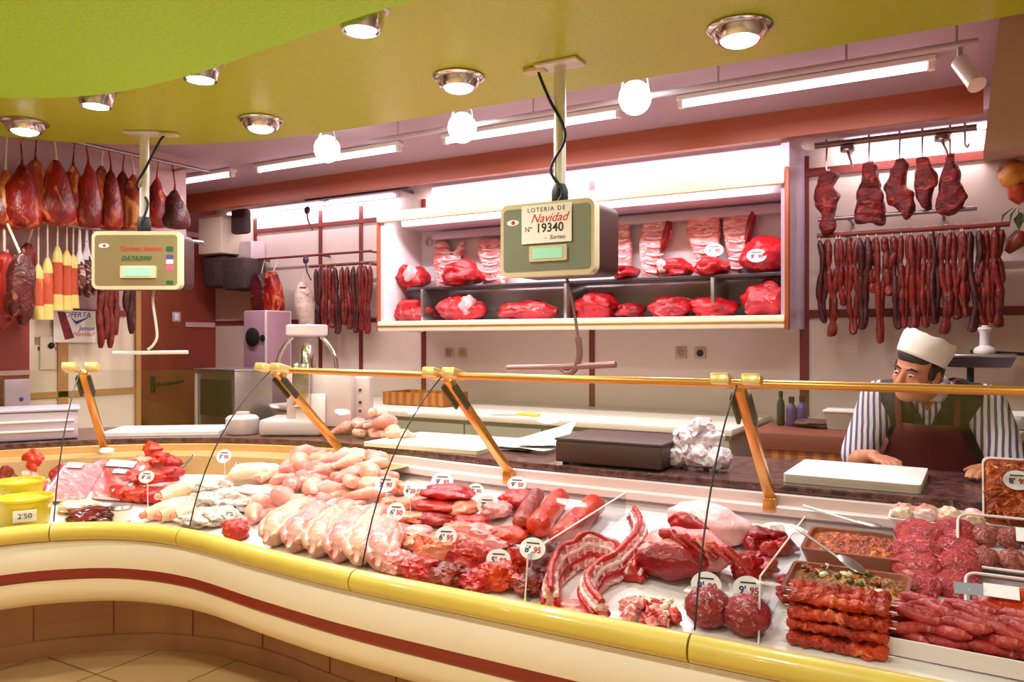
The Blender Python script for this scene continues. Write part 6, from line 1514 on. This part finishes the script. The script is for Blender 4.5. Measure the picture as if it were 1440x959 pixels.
# neck and head
hp = lambda x, y, z: HM_ @ V((x, y, z))
limb(b, [nb, hp(0, -.03, -.06)], [.06, .056])
def hb(c, r, amp=0, sub=3): 
    t = MB(); t.blob((0, 0, 0), r, amp=amp, sub=sub); t.bm.transform(HM_ @ Matrix.Translation(c)); me = bpy.data.meshes.new('tmp'); t.bm.to_mesh(me); t.bm.free(); b.bm.from_mesh(me); bpy.data.meshes.remove(me)
hb((0, -.012, .032), (.074, .094, .092)); hb((0, .03, -.02), (.064, .062, .075)); hb((0, .048, -.072), (.042, .04, .034)); hb((0, .03, -.055), (.056, .05, .045))
hb((0, .066, .03), (.05, .024, .014)); limb(b, [hp(0, .084, .022), hp(0, .108, -.018)], [.009, .0135], 10); hb((.011, .096, -.024), (.009, .01, .008)); hb((-.011, .096, -.024), (.009, .01, .008))
hb((0, .081, -.05), (.022, .012, .006)); hb((0, .08, -.06), (.019, .012, .006)); hb((.04, .055, -.015), (.022, .024, .02)); hb((-.04, .055, -.015), (.022, .024, .02))
for s in (-1, 1): hb((s * .075, -.01, -.004), (.009, .02, .03)); hb((s * .08, -.016, .004), (.008, .014, .022))
fused('body', M['skin'], b, per, .0058, 2)
for s in (-1, 1):
    e = MB(); e.blob(hp(s * .03, .079, .012), (.0115, .010, .0048), amp=0, sub=3); e = e.build('eye', M['white'], per)
    MB().blob(hp(s * .03 - .001, .089, .011), (.0052, .0045, .0046), amp=0, sub=2).build('iris', M['hair'], e)
    MB().tube([hp(s * .012, .088, .03), hp(s * .03, .089, .037), hp(s * .05, .075, .03)], [.003, .0052, .003], 8).build('eyebrow', M['hair'], per)
MB().tube([hp(-.022, .086, -.055), hp(0, .093, -.054), hp(.022, .086, -.055)], [.0022, .0035, .0022], 8).build('mouth', M['redmeat'], per)
b = MB(); hb((0, -.026, .036), (.081, .091, .092), .05); hb((.0, .03, .075), (.066, .05, .04), .05)
for s in (-1, 1): hb((s * .073, .012, .02), (.009, .02, .034))
fused('hair', M['hair'], b, per, .006, 2)
# cap : soft band and rumpled crown, tipped back
b = MB(); rr = []; CM = HM_ @ Matrix.Translation((0, -.02, .066)) @ rotm(22, -7, 0)
for z, f in ((-.012, .97), (0.0, 1.0), (.04, 1.05), (.07, 1.05), (.083, .98), (.08, .8), (.076, .45), (.075, .05)):
    row = []
    for k in range(36):
        a = 2 * math.pi * k / 36; wv = 1 + .012 * noise.noise(V((math.cos(a) * 3, math.sin(a) * 3, z * 20))); zz = z + (.012 * noise.noise(V((math.cos(a) * 2 * f, math.sin(a) * 2 * f, 3))) if z > .08 else 0)
        row.append(CM @ V((.09 * f * wv * math.cos(a), .107 * f * wv * math.sin(a), zz)))
    rr.append(row)
b.rings(rr, True, False); o = b.build('cap', M['cap'], per, angle=60); sd = o.modifiers.new('t', 'SOLIDIFY'); sd.thickness = .003
# shirt: sleeves to the elbow and body, vest over it
b = MB(); torso(b, .008)
for s in (-1, 1): arm(b, s, .02, .9)
limb(b, [nb + V((0, .0, -.02)), nb + (hp(0, -.03, -.06) - nb) * .35], [.07, .064])
so = fused('shirt', M['shirt'], b, per, .006, 4)
bm = bmesh.new(); bm.from_mesh(so.data)
bmesh.ops.delete(bm, geom=[v for v in bm.verts if v.co.y < nb.y + .01 and v.co.z > 1.06 and abs(v.co.x - nb.x) < .048 * (v.co.z - 1.06) / .1], context='VERTS'); bm.to_mesh(so.data); bm.free()
b = MB(); torso(b, .02); b2 = fused('vest', M['vest'], b, None, .0055, 5)
bm = bmesh.new(); bm.from_mesh(b2.data); kill = []
for v in bm.verts:
    f = (v.co.z - .985) / .16
    if v.co.y < nb.y - .005 and f > 0 and abs(v.co.x - nb.x) < .075 * f: kill.append(v)
    elif v.co.z > 1.12 and abs(v.co.x - nb.x) < .07: kill.append(v)
    elif v.co.x < SH[-1].x - .035 or v.co.x > SH[1].x + .035: kill.append(v)
bmesh.ops.delete(bm, geom=kill, context='VERTS'); bm.to_mesh(b2.data); bm.free()
b2.parent = per; b2.matrix_parent_inverse = per.matrix_basis.inverted(); sd = b2.modifiers.new('t', 'SOLIDIFY'); sd.thickness = .004
# collar wings
for s in (-1, 1):
    c = nb + V((s * .05, -.03, .03)); tip = nb + V((s * .05, -.115, -.03)); mid = nb + V((s * .008, -.105, -.03))
    b = MB(); b.rings([[nb + V((s * .068, .01, .05)), c + V((s * .03, -.005, .012)), tip], [nb + V((s * .055, -.005, .07)), nb + V((s * .03, -.06, .03)), mid]], False, False)
    o = b.build('collar', M['collar'], per); sd = o.modifiers.new('t', 'SOLIDIFY'); sd.thickness = .005
# apron bib and skirt over the vest front, with straps
b = MB(); rows = []
for j in range(15):
    f = j / 14; p0 = che + V((0, -.085, .03)); 
    z = 1.01 - f * .5; w = .105 + .1 * min(1, f * 2.2)
    yb = 3.475 + .135 * min(1, f * 2.6) + .03 * max(0, f - .4)
    rows.append([V((nb.x + x * w, yb + .05 * (abs(x) ** 2) * (1 + f), z)) for x in [k / 6 - 1 for k in range(13)]])
b.rings(rows, False, False); o = b.build('apron', M['apron'], per, angle=80); sd = o.modifiers.new('t', 'SOLIDIFY'); sd.thickness = .004
for s in (-1, 1):
    MB().tube([V((nb.x + s * .1, 3.505, 1.005)), V((nb.x + s * .105, 3.492, 1.08)), V((nb.x + s * .1, 3.555, 1.182)), V((nb.x + s * .085, 3.635, 1.182))], .012, 8, flat=.35).build('strap', M['apron'], o)
b = MB()
for s in (-1, 1):
    hip = pel + V((s * .09, .0, -.04)); kn = V((-.1 + s * .1, 3.92, .5)); an = V((-.1 + s * .11, 4.0, .11))
    limb(b, [pel + V((s * .06, 0, 0)), hip, kn, an], [.125, .115, .078, .062])
fused('trousers', M['trousers'], b, per, .012, 3)
for s in (-1, 1):
    an = V((-.1 + s * .11, 4.0, .09)); b = MB(); limb(b, [an + V((0, .03, -.045)), an + V((0, -.17, -.05))], [.045, .038]); fused('shoe', M['shoe'], b, per, .008, 2)
per.location = (-.1, 4.2, 0); per.scale = (1.06, 1.06, 1.06)
# ================================================================== LIGHT FITTINGS
EXPOSURE = -1.05
def downlight(px, py, label, power, col, z=2.62, r=.1, lamp='lamp_cool', drop=.055):
    p = at_Z(px, py, z)
    t = thing('ceiling_downlight', label, 'ceiling light', p, 0, 'round downlights in the lime ceiling')
    MB().lathe([(r * 1.16, -.002), (r * 1.18, -.008), (r * 1.1, -.014), (r, -.016), (r * .98, -.002)], p, 28).build('rim', M['chrome'], t)
    MB().lathe([(r, -.004), (r * .96, -drop * .6), (r * .8, -drop), (r * .72, -drop), (r * .86, -drop * .55), (r * .9, -.004)], p, 28).build('shade', M['chrome'], t)
    MB().blob(p + V((0, 0, -drop * .85)), (r * .7, r * .7, r * .28), amp=0, sub=3).build('bulb', M[lamp], t)
    area('downlight_beam', p + V((0, 0, -drop - .035)), r * 1.2, power, col, shape='DISK', spread=150)
downlight(35, 172, 'round ceiling downlight above the row of hanging hams', 30, COOL)
downlight(367, 168, 'round ceiling downlight between the two hanging scale poles', 30, COOL)
downlight(645, 108, 'round ceiling downlight beside the dark cable of the bigger hanging scale', 30, COOL)
downlight(1040, 38, 'large round ceiling downlight above the price-tagged roasts', 30, COOL, r=.105)
downlight(135, 124, 'smallest downlight half hidden behind the lower lime ceiling edge', 24, WARM, r=.085, lamp='lamp_warm', drop=.09)
downlight(282, 84, 'middle downlight half hidden behind the lower lime ceiling edge', 24, WARM, r=.085, lamp='lamp_warm', drop=.09)
downlight(508, 10, 'biggest downlight half hidden behind the lower lime ceiling edge', 24, WARM, r=.085, lamp='lamp_warm', drop=.09)
# unseen lights added over the customers' floor, without fittings, to brighten the lime ceiling
for k, (x, y) in enumerate([(-3.2, .6), (-2.0, .6), (-.8, .6), (.6, .6), (-3.2, -1.4), (-1.2, -1.4), (.8, -1.4)]):
    area('customer_side_fill', (x, y, 2.48), .2, 34, WARM, shape='DISK', spread=160)

# fluorescent battens on the pale ceiling
for k, (x0, x1, lab) in enumerate([(-1.42, -.16, 'long fluorescent batten beside the white projector'), (-3.1, -1.85, 'fluorescent batten behind the bigger hanging scale pole'), (-4.95, -3.55, 'fluorescent batten over the grey wall machine'), (-6.2, -5.3, 'far short fluorescent batten near the brown end wall')]):
    t = thing('fluorescent_batten', lab, 'ceiling light', ((x0 + x1) / 2, 4.48, 2.86), 0, 'fluorescent battens on the pale ceiling')
    MB().box(((x0 + x1) / 2, 4.48, 2.843), (x1 - x0 + .08, .07, .03), bev=.005).build('housing', M['white'], t)
    MB().tube([(x0, 4.48, 2.808), (x1, 4.48, 2.808)], .018, 12).build('tube', M['tube_pink'], t)
    for x in (x0 - .02, x1 + .02): MB().box((x, 4.48, 2.812), (.03, .045, .05), bev=.004).build('end_cap', M['white'], t)
    area('batten_light', ((x0 + x1) / 2, 4.48, 2.785), x1 - x0, 42 * (x1 - x0), PINKW, sy=.04)
# tubes on the wall behind the terracotta band
for k, (x0, x1, lab) in enumerate([(-.72, .42, 'wall tube above the smoked meats'), (-4.1, -1.0, 'bright wall tube above the meat cabinet'), (-6.75, -4.5, 'wall tube above the grey wall machine')]):
    t = thing('wall_tube_light', lab + ' behind the terracotta band', 'wall light', ((x0 + x1) / 2, WALLY, 2.76), 0, 'tubes behind the terracotta band')
    MB().box(((x0 + x1) / 2, WALLY - .025, 2.765), (x1 - x0, .05, .05), bev=.004).build('housing', M['white'], t)
    MB().tube([(x0 + .03, WALLY - .07, 2.755), (x1 - .03, WALLY - .07, 2.755)], .017, 10).build('tube', M['tube_white'], t)
    area('wall_tube_glow', ((x0 + x1) / 2, WALLY - .12, 2.73), x1 - x0, (19, 60, 16)[k] * 1.0, (PINKW, PINKW, (.92, .82, 1))[k], direction=(0, .75, -1), sy=.05)
# ================================================================== CAMERA, WORLD, COLOUR
cam = bpy.data.cameras.new('camera'); cam.sensor_width = 36; cam.lens = FOC / 1440 * 36; cam.clip_start = .05
co = bpy.data.objects.new('camera', cam); COL.objects.link(co)
co.location = (0, 0, EYE); co.rotation_euler = (R(90), 0, PS); SC.camera = co
w = bpy.data.worlds.new('world'); SC.world = w; w.use_nodes = True
w.node_tree.nodes['Background'].inputs['Color'].default_value = (.5, .45, .42, 1); w.node_tree.nodes['Background'].inputs['Strength'].default_value = .2
SC.view_settings.view_transform = 'Standard'; SC.view_settings.look = 'None'; SC.view_settings.gamma = 1; SC.view_settings.exposure = EXPOSURE
SC.view_settings.use_curve_mapping = False
SC.cycles.use_denoising = True; SC.cycles.max_bounces = 7; SC.cycles.diffuse_bounces = 3; SC.cycles.glossy_bounces = 3; SC.cycles.transparent_max_bounces = 14
SC.cycles.sample_clamp_indirect = 6; SC.cycles.caustics_reflective = False; SC.cycles.caustics_refractive = False
